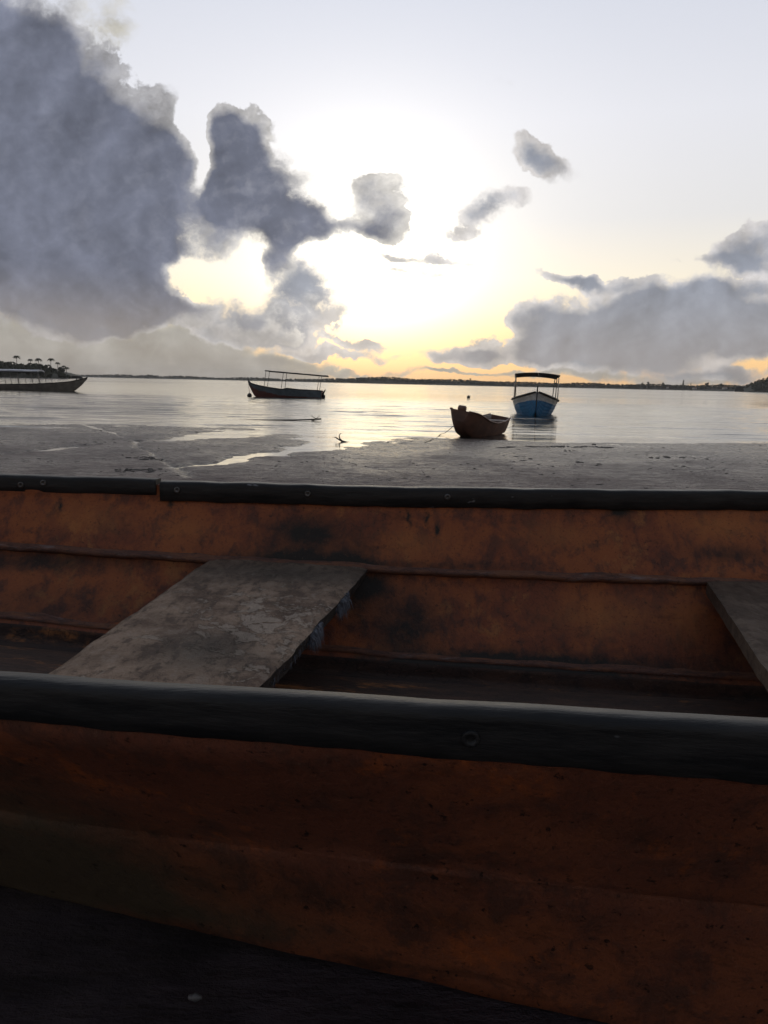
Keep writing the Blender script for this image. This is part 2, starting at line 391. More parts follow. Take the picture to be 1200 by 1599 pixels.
YY, TT = np.meshgrid(ys, tc, indexing='ij'); XX = TT*(np.abs(YY)*.56+1.6)+np.sign(TT)*np.clip(np.abs(TT)-1, 0, 9)*60
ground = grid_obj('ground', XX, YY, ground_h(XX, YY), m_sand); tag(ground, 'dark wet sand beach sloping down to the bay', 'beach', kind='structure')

ys = np.concatenate([11+np.cumsum(np.linspace(.05, .16, 560)), ])
ys = np.concatenate([ys, ys[-1]+np.cumsum(np.geomspace(.2, 260, 70))])
tc = np.linspace(-1, 1, 260); tc = np.concatenate([-1-np.geomspace(.1, 3, 12)[::-1], tc, 1+np.geomspace(.1, 3, 12)])
YY, TT = np.meshgrid(ys, tc, indexing='ij'); XX = TT*(YY*.56+1.6)+np.sign(TT)*np.clip(np.abs(TT)-1, 0, 9)*60
amp = np.interp(YY, [12, 20, 25, 36, 60, 90, 140], [.0, .002, .012, .026, .028, .014, 0])
wav = fbm(XX*.10+3, YY*.95+XX*.03, 3, 2, .45) + .5*fbm(XX*.35, YY*2.4, 2, 8)
crest = np.exp(-((np.abs(pn(XX*.06+9, YY*.42, 30))/.07)**2))*np.interp(YY, [21, 24, 40, 75], [0, .05, .05, 0])
water = grid_obj('water', XX, YY, WATER+amp*wav+crest*np.clip(pn(XX*.2, YY*.3, 44)+.4, 0, 1), m_water); tag(water, 'calm bay water with small ripples reflecting the bright sky', 'sea', kind='structure')

# ------------------------------------------------------------------ foreground canoe
def stain_mat(name, cols, stains, scale=3.2, rough=.62, stain_col=(.026, .022, .018), green=None, bd=.004, stretch=(1, 1, 1), bright=(.42, .17, .055), pits=.5, crack=.6, blot=1.0, lights=None):
    mt, g, b = new_mat(name); ps = geo_pos(g); pm = mapping(g, ps, stretch)
    big = noise(g, pm, scale, 6, .62, .5); mid = noise(g, mapping(g, pm, (1, 1, .75), (2, 5, 1)), scale*5, 8, .68, .4); fine = noise(g, pm, 120, 5, .75); m2 = noise(g, mapping(g, pm, (1.3, 1, .55), (1, 1, 9)), 34, 6, .7, .3)
    c = mixc(g, sstep(big+(mid-.5)*.7, .36, .60), cols[0], cols[1])
    c = mixc(g, sstep(mid+(m2-.5)*.6, .48, .66)*.75*blot, c, cols[2])
    c = mixc(g, sstep(noise(g, mapping(g, pm, (1, 1, 1), (9, 4, 2)), scale*1.7, 7, .66, .3)+(m2-.5)*.35, .56, .70)*.75, c, bright)
    cr = voro(g, vmath(g, 'ADD', pm, vmath(g, 'SCALE', noise(g, pm, 20, 3, .5, color=True), scale=.05)), 34, 'DISTANCE_TO_EDGE')
    c = mixc(g, sstep(cr, .05, .0)*sstep(big, .48, .58)*crack, c, tuple(q*.5 for q in cols[2]))
    if green: c = mixc(g, (spots(g, vmath(g, 'ADD', ps, vmath(g, 'SCALE', vmath(g, 'SUBTRACT', noise(g, ps, 6, 5, .6, color=True), (.5, .5, .5)), scale=.12)), green)*(.35+mid)*1.1).clamp(), c, mixc(g, m2, (.115, .085, .055), (.055, .045, .032)))
    wp_ = vmath(g, 'ADD', ps, vmath(g, 'SCALE', vmath(g, 'SUBTRACT', noise(g, ps, 22, 5, .65, color=True), (.5, .5, .5)), scale=.05))
    if lights: c = mixc(g, (spots(g, wp_, lights)*(m2*1.6-.2)).clamp(), c, (.46, .17, .05))
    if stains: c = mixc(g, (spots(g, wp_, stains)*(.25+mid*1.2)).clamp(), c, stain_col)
    sm = noise(g, mapping(g, ps, (.8, 1, 1.4), (4, 4, 4)), 8, 7, .72, .5)
    c = mixc(g, sstep(sm, .56, .72)*.55*blot, c, tuple(q*.42 for q in cols[2]))
    pt = noise(g, mapping(g, ps, (1, 1, .7), (1, 7, 3)), 70, 4, .6); c = mixc(g, sstep(pt, .62, .68)*sstep(sm, .42, .55)*pits, c, (.012, .010, .009))
    c = mixc(g, sstep(fine, .57, .74)*.40, c, (.27, .16, .11)); c = mixc(g, sstep(fine, .46, .32)*.55, c, tuple(q*.3 for q in cols[2]))
    put(g, b.inputs['Base Color'], c); put(g, b.inputs['Roughness'], (fine-.5)*.4+rough)
    b.inputs['Specular IOR Level'].default_value = .3
    put(g, b.inputs['Normal'], bump(g, mid*.6+m2*.45+fine*.22+big*.9-sstep(cr, .05, 0)*.10*(crack*1.6), 1.0, bd*1.5))
    return mt
def wx(px, py, z): p = W(px, py, z); return p.x, p.z
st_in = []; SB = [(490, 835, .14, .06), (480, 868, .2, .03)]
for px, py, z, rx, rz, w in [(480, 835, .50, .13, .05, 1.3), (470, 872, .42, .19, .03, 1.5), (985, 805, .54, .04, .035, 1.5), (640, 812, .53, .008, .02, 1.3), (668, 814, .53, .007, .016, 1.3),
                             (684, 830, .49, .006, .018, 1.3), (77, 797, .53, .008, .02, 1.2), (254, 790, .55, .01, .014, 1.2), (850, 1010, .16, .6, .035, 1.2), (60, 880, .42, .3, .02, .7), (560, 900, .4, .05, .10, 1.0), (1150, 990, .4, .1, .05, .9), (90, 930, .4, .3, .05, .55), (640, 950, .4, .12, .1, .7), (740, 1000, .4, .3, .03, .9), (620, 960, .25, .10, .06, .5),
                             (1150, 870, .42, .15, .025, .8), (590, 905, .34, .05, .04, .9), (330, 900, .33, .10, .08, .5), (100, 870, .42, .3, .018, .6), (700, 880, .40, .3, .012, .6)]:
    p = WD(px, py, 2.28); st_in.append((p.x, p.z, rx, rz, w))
lt_in = []
for px, py, rx, rz, w in [(930, 950, .16, .05, .9), (870, 840, .12, .04, .7), (1150, 830, .14, .04, .9), (130, 815, .12, .04, .8), (640, 850, .12, .04, .7), (1060, 960, .08, .06, .6), (280, 830, .08, .03, .6)]:
    p = WD(px, py, 2.28); lt_in.append((p.x, p.z, rx, rz, w))
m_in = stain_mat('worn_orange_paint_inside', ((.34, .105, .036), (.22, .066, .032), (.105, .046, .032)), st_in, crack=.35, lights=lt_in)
m_out = stain_mat('worn_orange_paint_outside', ((.29, .095, .046), (.195, .068, .042), (.105, .050, .038)), [(-.30, .03, .12, .012, .5), (.06, .055, .10, .012, .6), (-.02, .035, .035, .02, 1.0), (-.1, .2, .1, .04, .4), (.25, .30, .3, .008, .22), (-.45, .31, .2, .007, .25), (.30, .42, .05, .02, .4), (.10, .20, .07, .03, .5), (-.05, .46, .06, .012, .4)],
                  scale=2.2, crack=.0, pits=.9, bright=(.50, .13, .035), green=[(-.62, .30, .26, .13, 1.0), (-.45, .18, .24, .10, .9), (-.7, .1, .3, .1, 1.0), (-.25, .10, .2, .05, .6)])
m_floor = stain_mat('dirty_canoe_floor', ((.075, .042, .030), (.05, .032, .026), (.03, .022, .02)), [], scale=3, stretch=(.5, 2, 1))
def rail_mat():
    mt, g, b = new_mat('weathered_black_rail'); ps = geo_pos(g)
    n = noise(g, mapping(g, ps, (.6, 3, 3)), 12, 6, .65); f = noise(g, mapping(g, ps, (.25, 4, 4)), 60, 5, .7)
    c = mixc(g, sstep(n, .35, .7), (.014, .015, .017), (.034, .033, .034)); c = mixc(g, sstep(f, .60, .8)*.30, c, (.06, .06, .065))
    sc = noise(g, mapping(g, ps, (.5, 1, 1), (4, 2, 1)), 30, 3, .5); c = mixc(g, sstep(sc, .70, .74)*.7, c, (.25, .26, .29))
    put(g, b.inputs['Base Color'], c); put(g, b.inputs['Roughness'], .48+(n-.5)*.5); b.inputs['Specular IOR Level'].default_value = .28
    put(g, b.inputs['Normal'], bump(g, n*.8+f*.12, 1.0, .004)); return mt
m_rail = rail_mat()
m_bolt = simple('dull_bolt', (.16, .16, .165), .45, (.08, .075, .07), 80, metal=.6)

XK = [-3.6, -2.9, -2.0, -1.25, -.6, 0, .6, 1.25, 2.1, 3.0]
def curve(vals, sm=.16):
    xs = np.linspace(-4, 3.4, 741); y = np.interp(xs, XK, vals); k = np.exp(-.5*(np.arange(-60, 61)*.01/sm)**2); k /= k.sum()
    y = np.convolve(np.pad(y, 60, mode='reflect', reflect_type='odd'), k, 'valid'); return lambda x: float(np.interp(x, xs, y))
Zt = curve([.82, .70, .63, .602, .600, .600, .600, .600, .62, .68])          # sheer
Ny = curve([1.60, 1.28, .98, .865, .812, .747, .700, .650, .68, .86])        # near rail, inner edge
Fy = curve([1.66, 1.98, 2.26, 2.36, 2.366, 2.336, 2.365, 2.43, 2.40, 2.22])  # far rail, inner face
Zs = curve([.64, .54, .445, .398, .377, .360, .344, .328, .345, .40])          # stringer height
Fs = curve([1.65, 1.92, 2.17, 2.285, 2.245, 2.230, 2.245, 2.275, 2.27, 2.12])
Zc = curve([.52, .40, .28, .212, .160, .120, .095, .070, .09, .16])          # inside corner wall / floor
Fc = curve([1.64, 1.84, 2.04, 2.13, 2.115, 2.095, 2.09, 2.075, 2.06, 1.98])
Zb = curve([.40, .28, .17, .13, .075, .006, -.012, -.012, .02, .10])         # outer bottom
Nc = curve([1.61, 1.42, 1.20, 1.10, .985, .884, .800, .74, .78, .95])        # near outer chine (z about .3)
Zk = curve([.56, .46, .37, .33, .305, .300, .300, .300, .31, .36])
Nb = curve([1.615, 1.48, 1.33, 1.22, 1.105, 1.026, .895, .80, .85, 1.05])      # near outer bottom edge
canoe = thing('canoe', (0, 1.55, 0), 'large old orange canoe with black rails filling the foreground sand', 'canoe')
def ring(x):
    zt, ny, fy = Zt(x)-.012, Ny(x), Fy(x); zb = Zb(x)
    mid = .5*(ny+fy); mir = lambda y: 2*mid-y
    T = .028
    out_near = [(ny-.022, zt), (ny-.019, zt-.05), (.5*(ny-.02+Nc(x)), .5*(zt-.05+Zk(x)+.01)), (Nc(x)-.003, Zk(x)+.009), (Nc(x)+.0015, Zk(x)-.003), (.5*(Nc(x)+Nb(x))-.001, .5*(Zk(x)+zb)), (Nb(x)-.002, zb+.012), (Nb(x)+.012, zb)]
    out_far = [(mir(a)+.0, b_) for a, b_ in out_near][::-1]
    in_far = [(fy+.012, zt), (fy+.008, zt-.05), (.5*(fy+Fs(x))+.004, .5*(zt-.05+Zs(x))), (Fs(x)+.006, Zs(x)), (Fs(x), Zs(x)-.03), (.5*(Fs(x)+Fc(x))+.012, .5*(Zs(x)+Zc(x))), (Fc(x), Zc(x)+.012), (Fc(x)-.02, Zc(x)), (Fc(x)-.03, Zc(x)-.045)]
    in_near = [(mir(a), b_) for a, b_ in in_far][::-1]
    # keep the skin at least T thick on the near side
    on = [(ya, zz) for ya, zz in out_near]
    inn = []
    for ya, zz in in_near:
        oy = np.interp(zz, [q[1] for q in on][::-1], [q[0] for q in on][::-1]); inn.append((max(ya, oy+T), zz))
    of = []
    for ya, zz in out_far:
        iy = np.interp(zz, [q[1] for q in in_far][::-1], [q[0] for q in in_far][::-1]); of.append((max(ya, iy+T), zz))
    pts = out_near+of+in_far+inn
    tags = [1]*16+[0]*7+[2]*3+[0]*7+[1]
    return pts, tags
mb = MB(); xs_ = np.concatenate([np.linspace(-3.6, -1.4, 56), np.linspace(-1.36, 1.45, 141), np.linspace(1.5, 3.0, 38)])
rings = []
SUBD = 4
for x in xs_:
    p, t_ = ring(x); q = []
    for i in range(len(p)):
        a_, b_ = p[i], p[(i+1) % len(p)]
        for k in range(SUBD): q.append((a_[0]+(b_[0]-a_[0])*k/SUBD, a_[1]+(b_[1]-a_[1])*k/SUBD))
    oz = [w[1] for w in q[:8*SUBD-SUBD+1]][::-1]; oy_ = [w[0] for w in q[:8*SUBD-SUBD+1]][::-1]
    for k in range(25*SUBD, 33*SUBD+1): q[k] = (max(q[k][0], float(np.interp(q[k][1], oz, oy_))+.026), q[k][1])
    iz = [w[1] for w in q[16*SUBD:24*SUBD+1]][::-1]; iy_ = [w[0] for w in q[16*SUBD:24*SUBD+1]][::-1]
    for k in range(8*SUBD, 15*SUBD+1): q[k] = (max(q[k][0], float(np.interp(q[k][1], iz, iy_))+.026) if q[k][1] > Zc(x)-.03 else q[k][0], q[k][1])
    rings.append(q)
ra = np.array(rings); nx_, nr = ra.shape[:2]
gx = np.repeat(xs_[:, None], nr, 1); gi = np.repeat(np.arange(nr)[None]*.13, nx_, 0)
dn = fbm(gx*2.2, gi*1.2, 4, 17)*.004+fbm(gx*9, gi*6, 2, 23)*.0012
ra[:, :, 0] += dn; ra[:, :, 1] += dn*.3
n0 = len(p)
vts = [(float(xs_[i]), float(ra[i, k, 0]), float(ra[i, k, 1])) for i in range(nx_) for k in range(nr)]
fcs = []; mis = []
for i in range(nx_-1):
    for k in range(nr):
        k2 = (k+1) % nr; fcs.append((i*nr+k, (i+1)*nr+k, (i+1)*nr+k2, i*nr+k2)); 
        seg = k//SUBD; mis.append({1: 1, 0: 0, 2: 2}[t_[seg]])
mb.v = vts; mb.f = fcs; mb.m = mis; mb.sm = [True]*len(fcs)
hull = mb.build('hull', [m_in, m_out, m_floor], canoe)
# transom and bow block close the two ends
mb = MB(); p, _ = ring(3.0); no = 16
out = p[:no]
mb.add([(2.99, a_, b_) for a_, b_ in out]+[(3.03, a_, b_) for a_, b_ in out], [tuple(range(no)), tuple(range(no, 2*no))[::-1]]+[(i, no+i, no+(i+1) % no, (i+1) % no) for i in range(no)])
mb.build('transom', m_out, canoe)
mb = MB(); mb.tube([(-3.5, 1.63, .40), (-3.66, 1.63, .62), (-3.72, 1.63, .93)], [.05, .055, .05], 10); mb.build('stem_post', m_rail, canoe)

def rail(x0, x1, side, dz=0.0, dyy=0.0, drop=.056, seed=0):
    mb = MB(); rows_ = []; 
    for x in np.arange(x0, x1+1e-6, .02):
        zt = Zt(x)+dz; w = (.0014 if side < 0 else .003)*float(fbm(np.array([x*5.]), np.array([seed*3.3]), 3, 3)[0]); w2 = .002*float(pn(np.array([x*22.]), np.array([seed*7.1]), 5)[0])
        if side < 0:
            drop = .055+max(-.012, min(.008, x*.018)); y = Ny(x); pf = [(0, 0-.030), (0.0, -.004), (-.003, 0), (-.017, 0), (-.0225, -.0018), (-.0262, -.006), (-.0276, -.0105), (-.0279, -.0135), (-.0276, -.034), (-.0268, -drop+.002), (-.0245, -drop), (-.018, -drop)]
        else:
            y = Fy(x)+dyy; pf = [(.055, -drop), (.055, -.004), (.050, 0), (.006, .0015), (.001, -.002), (-.002, -.008), (-.003, -.03), (-.002, -drop+.003), (.002, -drop), (.014, -drop)]
        rows_.append([(x, y+a_+w*.5, zt+b_+w+(w2 if b_ < -.04 else 0)) for a_, b_ in pf])
    mb.sheet(rows_, close=True)
    n = len(pf); mb.f += [tuple(range(n)), tuple(len(rows_)*n-n+i for i in range(n))[::-1]]; mb.m += [0, 0]; mb.sm += [False, False]
    return mb.build('gunwale_rail', m_rail, canoe)
XB = W(232, 760, .6).x
r_near = rail(-3.5, 3.0, -1, seed=1)
r_fl = rail(-3.5, XB, 1, dz=.006, dyy=.010, drop=.052, seed=2)
r_fr = rail(XB+.0015, 3.0, 1, dz=.0, dyy=.0, drop=.062, seed=3)
def bolt(parent, p, nrm):
    mb = MB(); mb.lathe(p, [(0, .001), (.0035, .0012), (.0042, .0045), (.0085, .0045), (.0095, .003), (.0098, -.002)], 16, nrm)
    return mb.build('bolt', m_bolt, parent)
for px, py, par, dyy in [(33, 757, r_fl, .010), (68, 754, r_fl, .010), (277, 765, r_fr, 0), (481, 771, r_fr, 0), (699, 776, r_fr, 0)]:
    p = WD(px, py, 2.34); yv = Fy(p.x)+dyy-.0035; p = WD(px, py, yv); bolt(par, p, (0, -1, .05))
p = WD(735, 1152, .71); p = WD(735, 1152, Ny(p.x)-.0260); bolt(r_near, p, (0, -1, 0)).data.materials[0] = m_rail
def near_in(x, z):
    q = rings[int(np.argmin(np.abs(xs_-x)))][25*SUBD:33*SUBD+1]
    return float(np.interp(z, [w[1] for w in q], [w[0] for w in q]))
# stringers: a thin lath along each side, seen as the pale edge line
m_str = stain_mat('worn_stringer', ((.20, .085, .045), (.13, .062, .045), (.075, .042, .034)), [], scale=9, stretch=(.5, 2, 2), bright=(.22, .17, .16))
for sgn in (1, -1):
    for cz, cf, t, h in ((Zs, Fs, .013, .012), (Zc, Fc, .014, .014)):
        mb = MB(); rows_ = []
        for x in np.arange(-3.3, 2.95, .03):
            w = .003*float(fbm(np.array([x*6.]), np.array([sgn*3.3]), 3, 13)[0]); z = cz(x)+w+(.0 if cz is Zs else .014); y = cf(x)+.004
            mid = .5*(Ny(x)+Fy(x))
            w3 = .0015*float(pn(np.array([x*31.]), np.array([sgn*5.3]), 4)[0])
            pf = [(.018, .018), (.006, .009), (-t*.4, .004), (-t*.9, -.001), (-t*.7, -h*.8), (.014, -h*1.3-.010)]
            if sgn > 0: rows_.append([(x, y+a_+w*.5+w3, z+b_+w3) for a_, b_ in pf])
            else: rows_.append([(x, near_in(x, z)+.012-a_, z+b_) for a_, b_ in pf])
        mb.sheet(rows_, close=True, flip=sgn < 0); mb.build('stringer', m_str, canoe)
# floor boards
for y0, y1 in ((1.20, 1.47), (1.485, 1.76), (1.775, 1.99)):
    mb = MB(); rows_ = []
    for x in np.arange(-2.6, 2.7, .1):
        z = Zc(x)-.022+.003*math.sin(x*3+y0*9); k = 1 if x > -1.2 else max(.35, 1-(-1.2-x)*.42)
        c0 = 1.56
        rows_.append([(x, c0+(yy_-c0)*k, z+dz_) for yy_, dz_ in ((y0, -.02), (y0, 0), (y0+.01, .003), (y1-.01, .003), (y1, 0), (y1, -.02))])
    mb.sheet(rows_, close=True); mb.build('floor_board', m_floor, canoe)

# seats
def seat_mat(dark=False):
    mt, g, b = new_mat('weathered_seat'); ps = geo_pos(g)
    wpv = vmath(g, 'ADD', ps, vmath(g, 'SCALE', vmath(g, 'SUBTRACT', noise(g, ps, 9, 4, .6, color=True), (.5, .5, .5)), scale=.09))
    a_ = noise(g, mapping(g, wpv, (1, 1, 1)), 5.5, 6, .62, .3); m_ = noise(g, mapping(g, ps, (1.6, .8, 1)), 22, 7, .68, .2); f_ = noise(g, ps, 140, 5, .7)
    c = mixc(g, sstep(a_, .36, .62), (.110, .070, .050), (.26, .185, .135)); c = mixc(g, sstep(m_, .48, .62)*.8, c, (.075, .052, .042)); c = mixc(g, sstep(m_, .47, .36)*.45, c, (.27, .215, .175))
    fl = noise(g, wpv, 15, 6, .7, .5); zone = spots(g, mapping(g, ps, rot=(R(90), 0, 0)), [])if False else None
    q = vmath(g, 'MULTIPLY', vmath(g, 'SUBTRACT', ps, (-.28, 1.66, 0)), (5.0, 3.6, 0)); zz = (X(g, vmath(g, 'DOT_PRODUCT', q, q))*-1.0).exp()
    c = mixc(g, sstep(fl + zz*.16, .62, .67)*.6, c, (.32, .27, .225))
    q = vmath(g, 'MULTIPLY', vmath(g, 'SUBTRACT', wpv, (-.36, 1.45, 0)), (9.0, 9, 0)); z2 = (X(g, vmath(g, 'DOT_PRODUCT', q, q))*-1.0).exp()
    q = vmath(g, 'MULTIPLY', vmath(g, 'SUBTRACT', wpv, (-.25, 2.10, 0)), (2.2, 7, 0)); z3 = (X(g, vmath(g, 'DOT_PRODUCT', q, q))*-1.0).exp()
    c = mixc(g, (z2*.8+z3*.85).clamp(), c, (.062, .052, .044)); c = mixc(g, sstep(f_, .62, .75)*.35, c, (.07, .055, .045))
    if dark: c = mixc(g, .7, c, (.050, .036, .028))
    put(g, b.inputs['Base Color'], c); put(g, b.inputs['Roughness'], .7+(m_-.5)*.4); b.inputs['Specular IOR Level'].default_value = .15
    put(g, b.inputs['Normal'], bump(g, a_*.8+m_*.75+f_*.20+sstep(fl+zz*.16, .62, .66)*.35, 1.0, .013)); return mt
m_seat = seat_mat()
m_edge = simple('broken_seat_edge', (.055, .042, .034), .8, (.02, .017, .016), 40, bumpd=.01)
def seat(L0, L1, R0, R1, jag=0.0, name='seat', seed=0):
    """L*, R*: (x, y) of the left and right long edges, near then far end; top follows the stringers"""
    nu, nv = 44, 90; top = []; bot = []
    for j in range(nv+1):
        v = j/nv; lx = L0[0]+(L1[0]-L0[0])*v; ly = L0[1]+(L1[1]-L0[1])*v; rx = R0[0]+(R1[0]-R0[0])*v; ry = R0[1]+(R1[1]-R0[1])*v
        rx += jag*float(fbm(np.array([v*17.]), np.array([seed+.5]), 4, 31)[0]) + jag*.6*float(pn(np.array([v*6.]), np.array([2.2]), 12)[0])
        rt_, rb_ = [], []
        for i in range(nu+1):
            u = i/nu; x = lx+(rx-lx)*u; y = ly+(ry-ly)*u
            z = Zs(x)+.010+.0035*float(fbm(np.array([x*9.]), np.array([y*7.]), 3, 41)[0])-.006*(max(0, u-.93)/.07)**2
            if u < .03: z -= .004
            rt_.append((x, y, z)); rb_.append((x-(.012 if u > .98 else 0), y, z-.038))
        top.append(rt_); bot.append(rb_)
    mb = MB(); mb.sheet(top, 0, flip=True); mb.sheet(bot, 1)
    o = (nu+1)*(nv+1); n1_ = nu+1
    for j in range(nv):
        mb.f.append((j*n1_, (j+1)*n1_, o+(j+1)*n1_, o+j*n1_)); a_ = j*n1_+nu; mb.f.append((a_, o+a_, o+a_+n1_, a_+n1_)); mb.m += [0, 1]; mb.sm += [False, False]
    for i in range(nu):
        mb.f.append((i, o+i, o+i+1, i+1)); a_ = nv*n1_+i; mb.f.append((a_, a_+1, o+a_+1, o+a_)); mb.m += [1, 1]; mb.sm += [False, False]
    return mb.build(name, [m_seat, m_edge], canoe)
s1 = seat((-.640, 1.06), (-.535, 2.222), (-.280, .98), (-.045, 2.210), jag=.0035)
s2 = seat((.676, .94), (1.010, 2.235), (1.10, .92), (1.46, 2.26), seed=4); s2.data.materials[0] = seat_mat(True); s2['label'] = 'darker brown seat at the right edge'
# frayed glass fibre hanging from the broken edge
m_fib = simple('frayed_fibre', (.10, .115, .15), .6, (.045, .05, .065), 60)
for v0, v1, n, ln in ((.69, .80, 240, .040), (.50, .58, 240, .040), (.30, .50, 50, .014)):
    mb = MB()
    for _ in range(n):
        v = random.uniform(v0, v1); e = math.sin(math.pi*(v-v0)/(v1-v0))**.5
        x = -.280+(-.045+.280)*v+random.uniform(-.006, .002); y = .98+1.232*v; z = Zs(x)+random.uniform(-.02, .004)
        d = Vector((random.uniform(.05, .6), random.uniform(-.45, .05), random.uniform(-1.0, -.75))).normalized(); L = ln*random.uniform(.45, 1)*(.4+.6*e); w = random.uniform(.0006, .0022)
        a_ = Vector((x, y, z)); s_ = Vector((-d.y, d.x, .2)).normalized()*w; mid_ = a_+d*L*.55+Vector((0, 0, .008)); end = a_+d*L+Vector((0, 0, -.006))
        mb.add([a_-s_, a_+s_, mid_+s_*.8, mid_-s_*.8, end], [(0, 1, 2, 3), (3, 2, 4)])
    mb.build('frayed_fibre', m_fib, s1)

# small pale shell on the dark sand in front
p = W(305, 1561, .01)
mb = MB(); rows_ = []
for i in range(9):
    a_ = math.pi*i/8; rows_.append([(p.x+.011*math.cos(a_)*1.0+0*k, p.y+.005*math.sin(a_)*math.cos(2*math.pi*k/10), p.z+.004+.006*math.sin(a_)*math.sin(2*math.pi*k/10)*(1+.3*math.sin(i*2.1))) for k in range(10)])
mb.sheet(rows_, close=True); o = mb.build('shell', simple('shell', (.16, .155, .165), .5, (.08, .08, .085), 90)); centre(o, p)
tag(o, 'small pale shell fragment on the dark sand in front of the canoe', 'shell')

# ------------------------------------------------------------------ far shore
m_leaf = simple('far_foliage', (.032, .040, .022), .8, (.055, .060, .034), .12, spec=.1)
m_leaf2 = simple('palm_leaf', (.04, .05, .025), .7, (.03, .035, .02), 1, spec=.2)
m_bark = simple('tree_bark', (.09, .075, .06), .9, (.05, .04, .035), 2)
m_land = simple('far_land', (.034, .038, .024), .9, (.05, .05, .034), .02)
def clump(mb, c, r, n, leaf, flat=.75):
    c = Vector(c)
    for _ in range(n):
        d = Vector((random.gauss(0, 1), random.gauss(0, 1), random.gauss(0, 1))).normalized(); k = random.uniform(.35, 1)**.5
        p = c+Vector((d.x*r*k, d.y*r*k, d.z*r*k*flat)); a_ = (d+Vector((random.uniform(-.6, .6), random.uniform(-.6, .6), random.uniform(-.6, .6)))).normalized()
        u = a_.orthogonal().normalized(); v = a_.cross(u); s_ = leaf*random.uniform(.6, 1.3)
        mb.add([p-u*s_, p+v*s_*.7, p+u*s_, p-v*s_*.7], [(0, 1, 2, 3)])
def palm(px_base, py_base, y, height, crown, lean, label, grp, fr=13):
    b_ = WD(px_base, py_base, y); t_ = thing('palm_tree', b_, label, 'palm tree', grp)
    pts = [b_+Vector((lean*height*(k/6)**2, 0, height*k/6)) for k in range(7)]
    MB().tube(pts, [.30, .24, .2, .18, .17, .16, .15], 7).build('trunk', m_bark, t_)
    mb = MB(); top = pts[-1]
    for i in range(fr):
        a_ = 2*math.pi*i/fr+random.uniform(-.2, .2); e0 = random.uniform(.0, .9); L = crown*random.uniform(.85, 1.1); q = []
        for k in range(6):
            u = k/5; q.append(top+Vector((math.cos(a_)*L*u, math.sin(a_)*L*u, L*(e0*u-(.75+.5*e0)*u*u))))
        for k in range(5):
            dirn = (q[k+1]-q[k]); sd_ = Vector((-math.sin(a_), math.cos(a_), 0)); w = crown*.24*math.sin(math.pi*(k+.7)/6.2)
            for sg in (-1, 1):
                for h_ in (0, .5):
                    o_ = q[k]+dirn*h_; mb.add([o_, o_+dirn*.42, o_+dirn*.75+sd_*sg*w*1.6+Vector((0, 0, -w*.9))], [(0, 1, 2)])
    mb.build('crown', m_leaf2, t_); return t_
def shore(name, label, prof, depth, beach=.25):
    """a low land mass: prof = (px, py of the ground crest, distance of its water edge)"""
    rows_ = []; xs = [q[0] for q in prof]
    for px in np.linspace(xs[0], xs[-1], 160):
        py = float(np.interp(px, xs, [q[1] for q in prof])); d = float(np.interp(px, xs, [q[2] for q in prof]))
        a_ = WD(px, 600, d); t_ = WD(px, py, d+depth*.35); h = max(t_.z, WATER+.6)
        n_ = float(fbm(np.array([px*.05]), np.array([d*.01]), 3, 6)[0])*.12*(h-WATER)
        rows_.append([(a_.x, d-3, WATER-.6), (a_.x, d, WATER+beach), (a_.x*1.01, d+depth*.12, WATER+(h-WATER)*.55), (t_.x, d+depth*.35, h+n_), (t_.x*1.02, d+depth*.7, h*.9+n_), (t_.x*1.05, d+depth, WATER-.6)])
    mb = MB(); mb.sheet(rows_, flip=True); return mb.build(name, m_land, label=label, kind='structure')
# left promontory with palms, about 500 m off
shore('headland', 'dark wooded headland at the left edge of the bay', [(-500, 568, 470), (-200, 566, 480), (0, 571, 500), (50, 574, 500), (80, 578, 505), (100, 583, 510), (108, 586.5, 512)], 90)
hl = MB()
for px, py, r in [(x, np.interp(x, [-500, -200, 0, 20, 40, 48, 55, 70, 85, 95, 104], [554, 556, 563, 565.5, 568.5, 566, 566, 569, 572, 576, 582]), np.interp(x, [-500, 0, 60, 104], [6, 3.6, 3.0, 1.8])) for x in np.arange(-480, 106, 5.5)]:
    for k in range(3):
        c = WD(px+random.uniform(-4, 4), py+random.uniform(0, 4)+k*4.5+r*1.1, 520+random.uniform(-8, 14)-k*7); rr = r*random.uniform(.7, 1.2)
        if c.z-rr*.8 < WATER: rr = max(.8, (c.z-WATER)/.8)
        clump(hl, c, rr, 170, .62, .8)
hl.build('woodland', m_leaf, label='dense dark trees massed on the headland at left', cat='woodland', kind='stuff')
PL = [(3, 578, 9.5, 2.6, .04, 'palm at the far left edge of the headland skyline'), (14, 577, 8.2, 2.2, -.03, 'second palm from the left on the headland'), (27, 574, 12.5, 3.2, .02, 'tallest broad palm rising above the left headland'),
      (48, 575, 9.6, 2.3, .03, 'palm beside the middle clump of headland trees'), (61, 576, 11.0, 3.2, .02, 'wide crowned palm in the middle of the headland'), (80, 578, 12.4, 3.1, .05, 'palm with clear trunk standing out of the headland slope'),
      (91, 580, 9.6, 2.3, .0, 'small palm between the two palms at the headland end'), (100, 583, 8.2, 2.2, .03, 'palm left of the last one on the headland point'), (104, 584, 7.3, 2.5, .09, 'last palm at the low tip of the headland')]
for px, py, h, cr, ln, lb in PL: palm(px, py, 514, h*.62, cr*.78, ln, lb, 'palms on the headland', 17)
